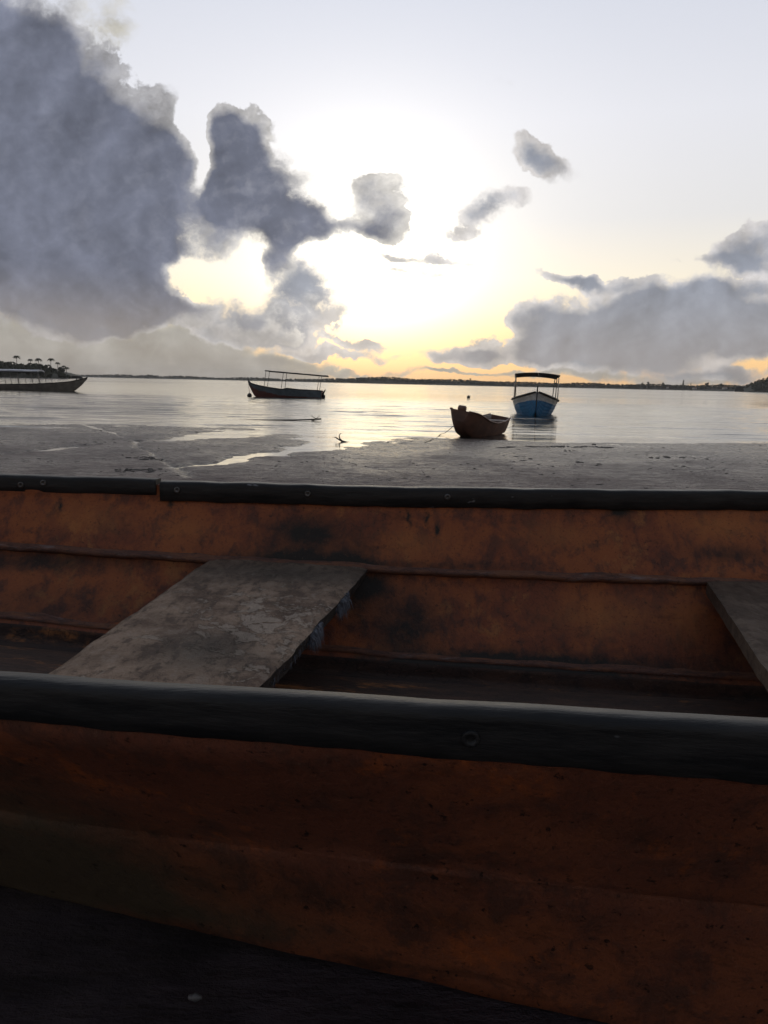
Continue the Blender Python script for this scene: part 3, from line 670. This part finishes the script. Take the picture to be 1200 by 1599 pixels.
# the long low shore across the bay
FS = [(-100, 583.0), (108, 583.5), (215, 585.5), (232, 583.8), (250, 586), (340, 588.6), (430, 590), (500, 592), (520, 590), (560, 588.5), (600, 588.6), (650, 590), (700, 592.5), (735, 592.5), (800, 596), (860, 596.5), (900, 597.5), (1000, 599.5), (1080, 600.5), (1140, 600.8), (1180, 601), (1500, 607)]
shore('far_shore', 'long low far shore across the bay', [(x, y+2.6, np.interp(x, [-100, 300, 600, 1200, 1500], [2300, 2000, 1350, 1150, 1150])) for x, y in FS], 260)
fs = MB()
for px in np.arange(-90, 1490, 1.7):
    y = float(np.interp(px, [q[0] for q in FS], [q[1] for q in FS])); d = float(np.interp(px, [-100, 300, 600, 1200, 1500], [2300, 2000, 1350, 1150, 1150]))
    for k in range(3):
        r = d/1155*random.uniform(1.1, 2.6); c = WD(px+random.uniform(-2, 2), y+1.7+k*1.9+.8*math.sin(px*.06)+random.uniform(-.35, .5), d+35-k*12)
        if c.z-r*.6 < WATER: r = max(.8, (c.z-WATER)/.75)
        clump(fs, c, r*1.25, 40, r*.34, .5)
fs.build('far_trees', m_leaf, label='thin dark line of trees along the far shore', cat='woodland', kind='stuff')
# headland on the right
shore('right_headland', 'dark hump of wooded land at the right edge', [(1165, 603, 880), (1185, 598, 880), (1215, 592, 880), (1400, 588, 880), (1700, 585, 880)], 120)
rh = MB()
for px in np.arange(1168, 1690, 6):
    y = float(np.interp(px, [1165, 1175, 1190, 1215, 1400, 1700], [601.5, 597, 592, 587, 580, 580]))
    for k in range(4):
        r = random.uniform(3, 4.6)*min(1, .45+(px-1165)/60); c = WD(px+random.uniform(-3, 3), y+2.5+k*4, 905-k*7)
        if c.z-r*.7 < WATER: r = max(.8, (c.z-WATER)/.8)
        clump(rh, c, r, 130, .8, .8)
rh.build('right_woodland', m_leaf, label='dense dark trees on the headland at the right edge', cat='woodland', kind='stuff')
# single trees that stand above the far line
for px, top, w, kind, lb in [(1067, 592.5, 2.4, 'c', 'narrow pointed tree standing above the far shore at right'), (1012, 595, 2.0, 'b', 'small round tree above the far shore right of the blue boat'), (1036, 597, 3.2, 'b', 'broad low tree on the far shore at right'),
                             (1104, 595.5, 3.6, 'b', 'bushy tree with forked top on the far shore at right'), (1126, 598, 2.6, 'b', 'low peaked tree beside the pale house across the bay'), (1079, 597, .8, 'c', 'thin sapling right of the pointed tree on the far shore'),
                             (734, 590.0, 1.6, 'b', 'small tree above the far shore over the black buoy'), (822, 595, 1.3, 'b', 'tiny tree above the far shore under the boat canopy'), (1003, 596.5, 1.5, 'b', 'small tree leftmost of the right far shore group'), (596, 587, 2.6, 'b', 'rounded tree on the rise at the middle of the far shore')]:
    d = float(np.interp(px, [600, 1200], [1350, 1150]))+40; base_ = WD(px, 603, d); base_.z = WATER+1.2; tp = WD(px, top, d); sc = d/1155
    t_ = thing('shore_tree', base_, lb, 'tree', 'single trees on the far shore'); H_ = tp.z-base_.z
    MB().tube([base_, base_+Vector((0, 0, H_*.5)), base_+Vector((.2, 0, H_*.85))], [.4, .3, .12], 6).build('trunk', m_bark, t_)
    mb = MB()
    if kind == 'c':
        for k in range(6): clump(mb, base_+Vector((0, 0, H_*(.30+.12*k))), w*sc*(1-.13*k), 60, .5)
    else:
        for k in range(6): clump(mb, base_+Vector((random.uniform(-1, 1)*w*sc*.55, 0, H_*random.uniform(.55, .86))), w*sc*.55, 60, .6)
    mb.build('crown', m_leaf, t_)
m_wallp = simple('pale_house_wall', (.55, .53, .50), .7, (.5, .48, .45), 1); m_roof = simple('house_roof', (.22, .12, .09), .8, (.16, .1, .08), 1)
for px, w, h, lb in [(1132, 5.5, 2.6, 'small pale house on the far shore near the right headland'), (1085, 5.0, 2.0, 'low grey house among trees on the far shore'), (1043, 2.6, 2.0, 'tiny pale hut on the far shore left of the pointed tree')]:
    p = WD(px, 606, 1128); p.z = WATER+ (1.6 if px != 1043 else 2.2); t_ = thing('house', p, lb, 'house', 'houses across the bay')
    if px == 1132: p.z += 1.2; t_.location = p
    mb = MB(); mb.box(p+Vector((0, 0, h/2)), (w, 4, h)); mb.build('wall', m_wallp, t_)
    mb = MB(); mb.add([p+Vector(q) for q in ((-w*.56, -2.4, h), (w*.56, -2.4, h), (w*.56, 0, h+1.3), (-w*.56, 0, h+1.3), (-w*.56, 2.4, h), (w*.56, 2.4, h))], [(0, 1, 2, 3), (3, 2, 5, 4), (0, 3, 4), (1, 5, 2), (0, 4, 5, 1)]); mb.build('roof', m_roof, t_)
    mb = MB(); mb.box(p+Vector((w*.2, -2.02, h*.45)), (.9, .06, .9)); mb.build('window', m_land, t_)

# ------------------------------------------------------------------ boats
def frame_of(origin, heading, roll=0, pitch=0):
    """local frame: +x runs to the bow, +y to port, z up"""
    return Matrix.Translation(origin) @ Matrix.Rotation(heading, 4, 'Z') @ Matrix.Rotation(pitch, 4, 'Y') @ Matrix.Rotation(roll, 4, 'X')
def hull_mesh(M, st, thick=.05, nsec=14, planks=0, mats=1, band=None, n=46, full=0.0):
    """st: list of (x, half beam at sheer, sheer z, keel z, flare 0..1, half beam of the flat bottom)"""
    mb = MB(); rows_o = []; rows_i = []
    xs = [q[0] for q in st]
    for k in range(n+1):
        x = xs[0]+(xs[-1]-xs[0])*k/n; cols = [float(np.interp(x, xs, [q[j] for q in st])) for j in range(1, 6)]
        hb, zs, zk, fl, fb_ = cols; ro = []; ri = []
        for i in range(-nsec, nsec+1):
            t_ = abs(i)/nsec; sg = 1 if i > 0 else -1
            prof = (fb_/max(hb, 1e-3))+(1-fb_/max(hb, 1e-3))*(t_**(.55+fl-full) if t_ > 0 else 0)
            yy_ = hb*prof if i else 0; zz_ = zk+(zs-zk)*(max(0, t_-.06)/.94)**1.15
            if planks and i: q = (t_*planks) % 1; yy_ += .022*(1-q)*min(1, hb/.2)
            ro.append(M @ Vector((x, sg*yy_, zz_)))
            yi = max(0, yy_-thick); ri.append(M @ Vector((x, sg*yi, max(zz_, zk+thick)-(.0 if t_ > .999 else 0))))
        rows_o.append(ro); rows_i.append(ri)
    mb.sheet(rows_o); mb.sheet(rows_i, mi=0, flip=True)
    no_ = len(rows_o[0]); off = (n+1)*no_
    for k in range(n):
        for e in (0, no_-1): mb.f.append((k*no_+e, (k+1)*no_+e, off+(k+1)*no_+e, off+k*no_+e)); mb.m.append(0); mb.sm.append(False)
    for k in (0, n):
        mb.f.append(tuple(k*no_+i for i in range(no_))); mb.m.append(0); mb.sm.append(False)
    if band:
        for j, f_ in enumerate(mb.f[:n*(no_-1)]):
            k, i = divmod(j, no_-1); t_ = abs(i+.5-nsec)/nsec; x = xs[0]+(xs[-1]-xs[0])*(k+.5)/n
            zs = float(np.interp(x, xs, [q[2] for q in st])); zk = float(np.interp(x, xs, [q[3] for q in st])); z = zk+(zs-zk)*(max(0, t_-.06)/.94)**1.15
            if z > band(x): mb.m[j] = 1
        for j in range(n*(no_-1), 2*n*(no_-1)+2*n): mb.m[j] = mats
    return mb
def sheer_line(M, st, side, out=.02, up=.0, x0=None, x1=None):
    xs = [q[0] for q in st]; r_ = []
    for x in np.linspace(x0 if x0 is not None else xs[0], x1 if x1 is not None else xs[-1], 30):
        hb, zs = (float(np.interp(x, xs, [q[j] for q in st])) for j in (1, 2)); r_.append(M @ Vector((x, side*(hb+out), zs+up)))
    return r_
def rope(mb, a_, b_, sag, r=.012, n=14):
    a_, b_ = Vector(a_), Vector(b_); mb.tube([a_.lerp(b_, k/n)-Vector((0, 0, sag*4*(k/n)*(1-k/n))) for k in range(n+1)], r, 5)
m_white = simple('faded_white_paint', (.60, .60, .60), .5, (.46, .465, .47), 3, bumpd=.003)
m_blue = simple('faded_blue_paint', (.028, .19, .42), .5, (.022, .14, .33), 4, bumpd=.004)
m_dark = simple('dark_trim', (.03, .028, .027), .55, (.05, .045, .04), 5)
m_pole = simple('galvanised_pole', (.16, .15, .14), .5, (.09, .08, .075), 8)
m_polep = simple('pale_pole', (.45, .43, .40), .5, (.3, .28, .26), 8)
m_canvas = simple('dark_canvas', (.055, .045, .042), .8, (.085, .07, .06), 3)
m_tarp = simple('blue_white_tarp', (.50, .51, .55), .6, (.38, .40, .46), 2)
m_greyhull = simple('blue_grey_hull', (.15, .19, .23), .5, (.10, .13, .16), 2)
m_red = simple('dark_red_bottom', (.17, .055, .05), .6, (.11, .045, .04), 2)
m_wood = simple('grey_brown_hull', (.22, .205, .185), .65, (.15, .135, .122), 2)
m_redcan = simple('reddish_brown_hull', (.17, .085, .062), .6, (.10, .055, .045), 4, bumpd=.004)
m_redin = simple('pale_inside', (.42, .38, .35), .5, (.28, .24, .22), 4)
m_rope = simple('rope', (.10, .09, .075), .9)
m_black = simple('black_float', (.014, .014, .015), .4)

# --- blue and white boat, bow towards the beach
o = W(836, 650, WATER); yC = o.y
heading = math.atan2(-o.y, -o.x)+R(1.5)
yC = o.y; M = frame_of(Vector((o.x, o.y, WATER)), heading, roll=R(-1.2))
tC = thing('canopy_boat', (o.x, o.y, WATER), 'white over blue wooden boat with dark canopy, seen bow on', 'boat', 'moored canopy boats')
k_ = yC/41.2
stC = [(-7.6, 1.02, .80, -.10, .15, .5), (-5.5, 1.26, .76, -.16, .05, .5), (-3.5, 1.30, .80, -.22, .05, .55), (-2.0, 1.26, .88, -.22, .06, .40), (-1.0, 1.06, .98, -.20, .14, .18), (-.2, .64, 1.13, -.14, .30, .05), (.30, .26, 1.26, .2, .4, .02), (.46, .04, 1.32, .62, .5, .01)]
stC = [(a_*k_, b_*k_, c_*k_, d_*k_, e_, f_*k_) for a_, b_, c_, d_, e_, f_ in stC]
hull_mesh(M, stC, .06, nsec=40, n=110, full=.16, planks=8, mats=1, band=lambda x: (.88+min(0, (x/k_-.3))*.16)*k_).build('hull', [m_blue, m_white], tC)
for sd_ in (1, -1): MB().tube(sheer_line(M, stC, sd_, .05), .055, 7).build('gunwale_rail', m_dark, tC)
MB().tube([M @ Vector(q) for q in ((.05*k_, 0, -.2), (.30*k_, 0, .28), (.50*k_, 0, .8), (.52*k_, 0, 1.36*k_))], .035, 7).build('stem', m_dark, tC)
MB().tube([M @ Vector((.45*k_, 0, 1.25*k_)), M @ Vector((.47*k_, 0, 1.64*k_))], [.045, .035], 8).build('bow_post', m_dark, tC)
mb = MB(); rows_ = []
for x in (-.2, -.6, -1.2, -1.9): hb = np.interp(x*k_, [q[0] for q in stC], [q[1] for q in stC]); zs = np.interp(x*k_, [q[0] for q in stC], [q[2] for q in stC]); rows_.append([M @ Vector((x*k_, hb*u, zs-.02+.05*(1-u*u))) for u in np.linspace(-1, 1, 9)])
mb.sheet(rows_); mb.build('foredeck', m_dark, tC)
def canopy_rows(M, x0, x1, hw, z0, z1, crown, th=.05, n=10, sag=.03):
    ro = []
    for k in range(n+1):
        x = x0+(x1-x0)*k/n; z = z0+(z1-z0)*k/n-sag*math.sin(math.pi*k/n*4)**2; r_ = []
        pts = [(u*hw, z+crown*(1-u*u)) for u in np.linspace(-1, 1, 13)]; pts += [(a_, b_-th) for a_, b_ in pts[::-1]]
        ro.append([M @ Vector((x, a_, b_)) for a_, b_ in pts])
    return ro
zc = 2.30*k_
def slab(mb, ro):
    mb.sheet(ro, close=True, smooth=False); n = len(ro[0]); mb.f += [tuple(range(n))[::-1], tuple((len(ro)-1)*n+i for i in range(n))]; mb.m += [0, 0]; mb.sm += [False, False]; return mb
slab(MB(), canopy_rows(M, -6.2*k_, -1.6*k_, 1.26*k_, zc-.14, zc, .10)).build('canopy', m_canvas, tC)
mb = MB(); q0 = [(-.10, -1.595*k_), (.0, -1.595*k_)]
mb.add([M @ Vector((-1.58*k_, y_, z_)) for y_, z_ in ((.10, zc-.06), (.045, zc-.06), (-.01, zc+.10), (.045, zc+.10))]+[M @ Vector((-1.63*k_, y_, z_)) for y_, z_ in ((.10, zc-.06), (.045, zc-.06), (-.01, zc+.10), (.045, zc+.10))], [(0, 1, 2, 3), (4, 7, 6, 5), (0, 4, 5, 1), (1, 5, 6, 2), (2, 6, 7, 3), (3, 7, 4, 0)])
mb.build('canopy_tie', m_polep, tC)
for sd_ in (1, -1):
    mb = MB(); mb.tube([M @ Vector((-1.62*k_, sd_*1.24*k_, zc-.03)), M @ Vector((-6.2*k_, sd_*1.24*k_, zc-.17))], .03, 6); mb.build('canopy_rail', m_dark, tC)
    for x, w in ((-1.7, 1.18), (-3.7, 1.16), (-5.9, 1.08)):
        zs = float(np.interp(x*k_, [q[0] for q in stC], [q[2] for q in stC]))
        MB().tube([M @ Vector((x*k_, sd_*w*k_*1.04, zs-.05)), M @ Vector((x*k_, sd_*1.20*k_, zc-.06))], .026, 6).build('canopy_post', m_polep if x > -3 else m_pole, tC)

# --- side view boats
def side_boat(o, heading, st, label, name, mats, band, posts, cz, cx, chw, lean, roll, parent_group, canopy_mat, crown=.05, th=.05, pitch=0):
    M = frame_of(o, heading, roll=roll, pitch=pitch); t_ = thing(name, o, label, 'boat', parent_group)
    hull_mesh(M, st, .05, band=band, mats=len(mats)-1).build('hull', mats, t_)
    for sd_ in (1, -1): MB().tube(sheer_line(M, st, sd_, .02), .04, 6).build('gunwale_rail', m_dark, t_)
    slab(MB(), canopy_rows(M, cx[0], cx[1], chw, cz[0], cz[1], crown, th)).build('canopy', canopy_mat, t_)
    for sd_ in (1, -1): MB().tube([M @ Vector((cx[0], sd_*chw, cz[0]-th)), M @ Vector((cx[1], sd_*chw, cz[1]-th))], .045, 6).build('canopy_rail', m_dark, t_)
    for x in posts:
        for sd_ in (1, -1):
            zt_ = cz[0]+(cz[1]-cz[0])*(x-cx[0])/(cx[1]-cx[0])-th; zs = float(np.interp(x, [q[0] for q in st], [q[2] for q in st])); hb = float(np.interp(x+lean, [q[0] for q in st], [q[1] for q in st]))
            MB().tube([M @ Vector((x+lean, sd_*hb*.92, zs-.05)), M @ Vector((x, sd_*chw*.96, zt_))], .028, 6).build('canopy_post', m_pole, t_)
    return M, t_
oD = W(448, 620.5, WATER); yD = oD.y; s_ = yD/1155            # metres per photo pixel there
sD = s_
def lx(px): return (448-px)*sD                                 # the bow (+x) lies to the left
stD = [(lx(503.5), .62, .72, .0, .1, .45), (lx(498), .70, .76, -.12, .1, .5), (lx(470), .95, .80, -.15, .1, .45), (lx(449), 1.0, .92, -.15, .1, .42), (lx(446.5), 1.0, .80, -.15, .1, .42), (lx(440), .98, .80, -.15, .12, .38), (lx(416), .72, 1.0, -.12, .25, .2), (lx(402), .42, 1.16, -.10, .4, .08), (lx(397), .30, 1.24, .12, .4, .04), (lx(391), .12, 1.38, .85, .4, .02), (lx(387.5), .04, 1.68, 1.42, .4, .01)]
M, tD = side_boat(oD, math.pi-R(4), stD, 'blue grey boat with flat canopy moored in side view, bow left', 'canopy_boat', [m_red, m_greyhull], lambda x: float(np.interp(x, [lx(506), lx(440), lx(400), lx(388)], [.02, .16, .72, 1.3])), [lx(418.5), lx(445.5), lx(500.5)], (2.22, 2.62), (lx(511), lx(417)), .85, .22, R(1.5), 'moored canopy boats', m_canvas, pitch=R(.0))
MB().tube([M @ Vector((lx(390), 0, 1.3)), M @ Vector((lx(386.6), 0, 1.80))], [.09, .05], 7).build('stem_post', m_dark, tD)
om = MB(); om.tube([M @ Vector((lx(508.2), 0, .86)), M @ Vector((lx(504), .0, .35))], [.05, .10], 8); om.tube([M @ Vector((lx(503.6), 0, .5)), M @ Vector((lx(505), 0, .45))], .06, 6)
om.lathe(M @ Vector((lx(505.5), 0, .17)), [(0, -.18), (.16, -.14), (.22, 0), (.16, .14), (0, .18)], 12, (1, 0, .1)); om.build('outboard_motor', m_black, tD)
# weathered pale lettering strokes on the bow (illegible in the photo)
m_let = simple('faded_lettering', (.22, .20, .20), .7)
for i, (px, sh) in enumerate([(399, 'i'), (402, 'l'), (404.6, 'u'), (407.3, 'v'), (410.2, 'o'), (413, 'l'), (415.6, 'v'), (418.2, 'i')]):
    mb = MB()
    for a_, b_ in {'i': [((0, 0), (0, 1))], 'l': [((0, 0), (0, 1)), ((0, 0), (.6, 0))], 'u': [((0, 0), (0, 1)), ((0, 0), (.6, 0)), ((.6, 0), (.6, 1))], 'v': [((0, 1), (.3, 0)), ((.3, 0), (.6, 1))], 'o': [((0, 0), (0, 1)), ((.6, 0), (.6, 1)), ((0, 0), (.6, 0)), ((0, 1), (.6, 1))]}[sh]:
        def P_(q):
            X_ = lx(px+q[0]*2.0); z_ = 1.0-.035*(px-399)/2-.13+q[1]*.17; hb = float(np.interp(X_, [w[0] for w in stD], [w[1] for w in stD])); return M @ Vector((X_, hb+.015, z_))
        mb.tube([P_(a_), P_(b_)], .016, 4)
    mb.build('letter', m_let, tD)

oE = W(60, 609.3, WATER); s_ = oE.y/1155
def ex(px): return (px-60)*s_
stE = [(ex(-95), .45, .62, .0, .1, .3), (ex(-60), .72, .56, -.1, .1, .45), (ex(0), .85, .56, -.12, .1, .45), (ex(50), .82, .66, -.12, .12, .4), (ex(85), .66, .84, -.12, .2, .25), (ex(108), .42, 1.0, -.10, .35, .1), (ex(117), .30, 1.12, .0, .4, .05), (ex(128), .14, 1.35, .62, .4, .03), (ex(137.5), .04, 1.52, 1.36, .4, .01)]
M, tE = side_boat(oE, R(-2), stE, 'long grey boat with pale blue tarp canopy at left, bow pointing right', 'canopy_boat', [m_wood, m_wood], None, [ex(-70), ex(-40), ex(1.5), ex(22), ex(34), ex(55), ex(66)], (2.20, 2.16), (ex(-85), ex(66)), .80, .20, R(-1), 'moored canopy boats', m_tarp, crown=.16, th=.17)
MB().tube([M @ Vector((ex(120), 0, 1.05)), M @ Vector((ex(121.5), 0, 1.45))], [.07, .05], 7).build('bow_bitt', m_dark, tE)
MB().tube([M @ Vector((ex(134), 0, 1.42)), M @ Vector((ex(138), 0, 1.56))], .07, 7).build('stem_post', m_dark, tE)

# --- small canoe aground at the water's edge
oB = W(745, 679.5, WATER); hd = math.atan2(-1, -.62)
M = frame_of(Vector((oB.x, oB.y, WATER-.02)), hd, roll=R(-8), pitch=R(-1))
tB = thing('canoe', (oB.x, oB.y, WATER), 'small reddish brown canoe aground at the water edge beside the blue boat', 'canoe')
stB = [(-1.9, .44, .74, .12, .0, .24), (-1.2, .55, .62, .03, .0, .30), (-.3, .62, .58, -.04, .0, .32), (.4, .64, .66, -.05, .04, .28), (.9, .62, .80, -.03, .10, .20), (1.25, .60, .90, .08, .10, .18), (1.5, .54, .95, .24, .12, .14), (1.68, .44, .97, .44, .12, .10), (1.76, .34, .98, .60, .1, .08)]
kB = .88; stB = [(a_*kB, b_*kB, c_*kB, d_*kB, e_, f_*kB) for a_, b_, c_, d_, e_, f_ in stB]
hull_mesh(M, stB, .05, nsec=20, mats=1, band=lambda x: 99, full=.05).build('hull', [m_redcan, m_redin], tB)
for sd_ in (1, -1): MB().tube(sheer_line(M, stB, sd_, .0), .028, 6).build('gunwale_rail', m_redcan, tB)
mb = MB(); mb.tube([M @ Vector((1.46, -.11, .91)), M @ Vector((1.46, .11, .91))], [.10, .10], 8); mb.build('bow_block', m_redcan, tB)
mb = MB(); mb.box(M @ Vector((-1.15, 0, .50)), (.30, .88, .04), Matrix.Rotation(hd, 3, 'Z')); mb.build('seat', m_redin, tB)
mb = MB(); mb.box(M @ Vector((.2, 0, .46)), (.24, .98, .04), Matrix.Rotation(hd, 3, 'Z')); mb.build('seat', m_redin, tB)
bowp = M @ Vector((1.46, -.1, .45))
e1 = W(688, 678, WATER+.01); e2 = W(664, 691, WATER+.03)
mb = MB(); mb.tube([bowp, bowp.lerp(e1, .35)+Vector((0, 0, -.05)), bowp.lerp(e1, .7)+Vector((0, 0, -.07)), e1, e1.lerp(e2, .5)+Vector((.1, 0, .0)), e2], .010, 5)
o = mb.build('mooring_rope', m_rope); centre(o, e1); tag(o, 'thin rope from the small canoe bow down to the sand', 'rope')

# buoys
def buoy(px, py, y, r, lb):
    p = WD(px, py, y); p.z = WATER+r*.55; mb = MB(); mb.lathe(p, [(0.001, -r), (r*.5, -r*.87), (r*.87, -r*.5), (r, 0), (r*.87, r*.5), (r*.5, r*.87), (r*.14, r*.98), (r*.12, r*1.2), (.001, r*1.22)], 18)
    o = mb.build('mooring_buoy', m_black); centre(o, (p.x, p.y, WATER)); tag(o, lb, 'buoy', 'dark mooring buoys'); return p
buoy(732, 621, W(732, 621.6, WATER).y, .21, 'round black buoy floating behind the small canoe')
pb = buoy(390, 618, yD-1.0, .24, 'dark ball buoy hanging at the bow of the side view boat')
mb = MB(); rope(mb, frame_of(oD, math.pi-R(4)) @ Vector((lx(388.5), 0, 1.3)), pb+Vector((0, 0, .2)), .05, .02); o = mb.build('mooring_rope', m_rope); centre(o, pb); tag(o, 'short rope from the side view boat bow to its ball buoy', 'rope')

# driftwood
m_drift = simple('wet_driftwood', (.028, .023, .020), .6, (.05, .042, .036), 12, bumpd=.01)
def branch(mb, pts, r0, r1):
    n = len(pts); mb.tube(pts, [r0+(r1-r0)*k/(n-1) for k in range(n)], 6)
z0 = WATER+.05; yb = W(540, 690, WATER).y
mb = MB()
def q_(px, py, dy=0): return WD(px, py, yb+dy)
branch(mb, [q_(560, 694.5), q_(550, 693), q_(542, 691.5), q_(535, 689), q_(529, 686), q_(524, 682.5)], .055, .012)
branch(mb, [q_(535, 689), q_(531, 685, .1), q_(530, 681, .1), q_(531.5, 677.5, .1), q_(534, 676, .1)], .022, .006)
branch(mb, [q_(540, 691), q_(534, 691, -.2), q_(529, 692, -.2), q_(525, 697, -.1)], .02, .006)
branch(mb, [q_(535, 690), q_(533.5, 693, -.3), q_(536, 698, -.3)], .014, .005)
branch(mb, [q_(527, 685), q_(525, 683.5, .1), q_(521, 682.5, .2)], .016, .005)
o = mb.build('driftwood_branch', m_drift); centre(o, q_(548, 693)); tag(o, 'dark forked driftwood branch lying at the mouth of the sand channel', 'driftwood')
yl = W(440, 656, WATER).y; mb = MB()
branch(mb, [WD(px, py, yl+dy) for px, py, dy in [(268, 653.4, .8), (300, 653.7, .6), (340, 654.6, .4), (380, 655.2, .2), (420, 655.9, 0), (460, 655.9, 0), (485, 655.2, 0), (502, 654.2, 0)]], .014, .034)
branch(mb, [WD(px, py, yl) for px, py in [(495, 654.5), (490, 651.5), (486, 648.5)]], .02, .008)
branch(mb, [WD(px, py, yl) for px, py in [(492, 654.5), (497, 652), (500, 648.5)]], .018, .007)
branch(mb, [WD(px, py, yl) for px, py in [(484, 655), (490, 657), (497, 658)]], .025, .02)
o = mb.build('driftwood_log', m_drift); centre(o, WD(440, 656, yl)); tag(o, 'long thin dark log lying in the shallows, twigs at its right end', 'driftwood')
# seaweed scraps and lumps on the flats
mb = MB()
def gz(x, y): return float(ground_h(np.array([[x]]), np.array([[y]]))[0, 0])
def scrap(x, y, r, h):
    z = gz(x, y); n = 7; el_ = random.uniform(1.2, 3.2); top = (x+random.uniform(-.2, .2)*r, y, z+h); a0 = random.uniform(0, 6)
    ring_ = [(x+r*el_*random.uniform(.3, 1.3)*math.cos(a0+2*math.pi*k/n), y+r*random.uniform(.5, 1.2)*math.sin(a0+2*math.pi*k/n), z-.01) for k in range(n)]
    mid_ = [(x+(p[0]-x)*.7, y+(p[1]-y)*.7, z+h*random.uniform(.4, .95)) for p in ring_]
    mb.sheet([ring_, mid_], close=True); o_ = len(mb.v); mb.v.append(top); 
    for k in range(n): mb.f.append((o_-n+k, o_-n+(k+1) % n, o_)); mb.m.append(0); mb.sm.append(False)
for _ in range(2600):
    y = random.uniform(8.5, 25); x = random.uniform(-.6, .6)*y
    if y > np.interp(x, SHX, SHY)-.2: continue
    cl = float(fbm(np.array([x*.35]), np.array([y*.5]), 3, 55)[0])
    if cl < random.uniform(-.3, .6): continue
    r = random.uniform(.006, .022)*(1 if random.random() < .95 else 1.9); scrap(x, y, r, r*random.uniform(.25, .6))
for px, py, w, n in [(1030, 715, 14, 9), (1085, 717, 22, 12), (890, 704, 8, 7), (815, 720, 20, 10), (935, 728, 6, 5), (230, 718, 20, 40), (215, 738, 30, 40), (150, 693, 60, 30), (1115, 736, 4, 4), (905, 722, 10, 5)]:
    for _ in range(n):
        p = W(px+random.gauss(0, w*.6), py+random.gauss(0, 1.5), -.70); r = random.uniform(.008, .034); scrap(p.x, p.y, r, r*.5)
for _ in range(170):
    u = random.random(); px = 778+195*u; p = W(px+random.uniform(-2, 2), 699.5-2.6*math.sin(u*3)+.5*math.sin(u*23)+random.uniform(-.6, .6), -.70); scrap(p.x, p.y, random.uniform(.015, .05), random.uniform(.006, .02)) if math.sin(u*31)+math.sin(u*17+1) > -1.1 else None
mb.build('seaweed_scraps', m_drift, label='scattered dark seaweed scraps and lumps on the wet sand', cat='seaweed', kind='stuff')

# ------------------------------------------------------------------ haze over the bay
xm = max(abs(v.co.x) for o_ in (ground, water) for v in o_.data.vertices)+80; ym = max(v.co.y for o_ in (ground, water) for v in o_.data.vertices)+80
zt_ = max((o_.matrix_world @ Vector(c)).z for o_ in D.objects if o_.type == 'MESH' for c in o_.bound_box)+4
mb = MB(); mb.box((0, (ym-90)/2, (zt_-6)/2), (2*xm, ym+90, zt_+6))
mt = D.materials.new('haze'); mt.use_nodes = True; g = mt.node_tree; g.nodes.clear()
pv = g.nodes.new('ShaderNodeVolumePrincipled'); pv.inputs['Density'].default_value = .00012; pv.inputs['Color'].default_value = (.86, .87, .90, 1); pv.inputs['Anisotropy'].default_value = .3
ou = g.nodes.new('ShaderNodeOutputMaterial'); g.links.new(pv.outputs[0], ou.inputs['Volume'])
hz_ = mb.build('haze', mt); tag(hz_, 'thin evening haze over the bay', kind='stuff')
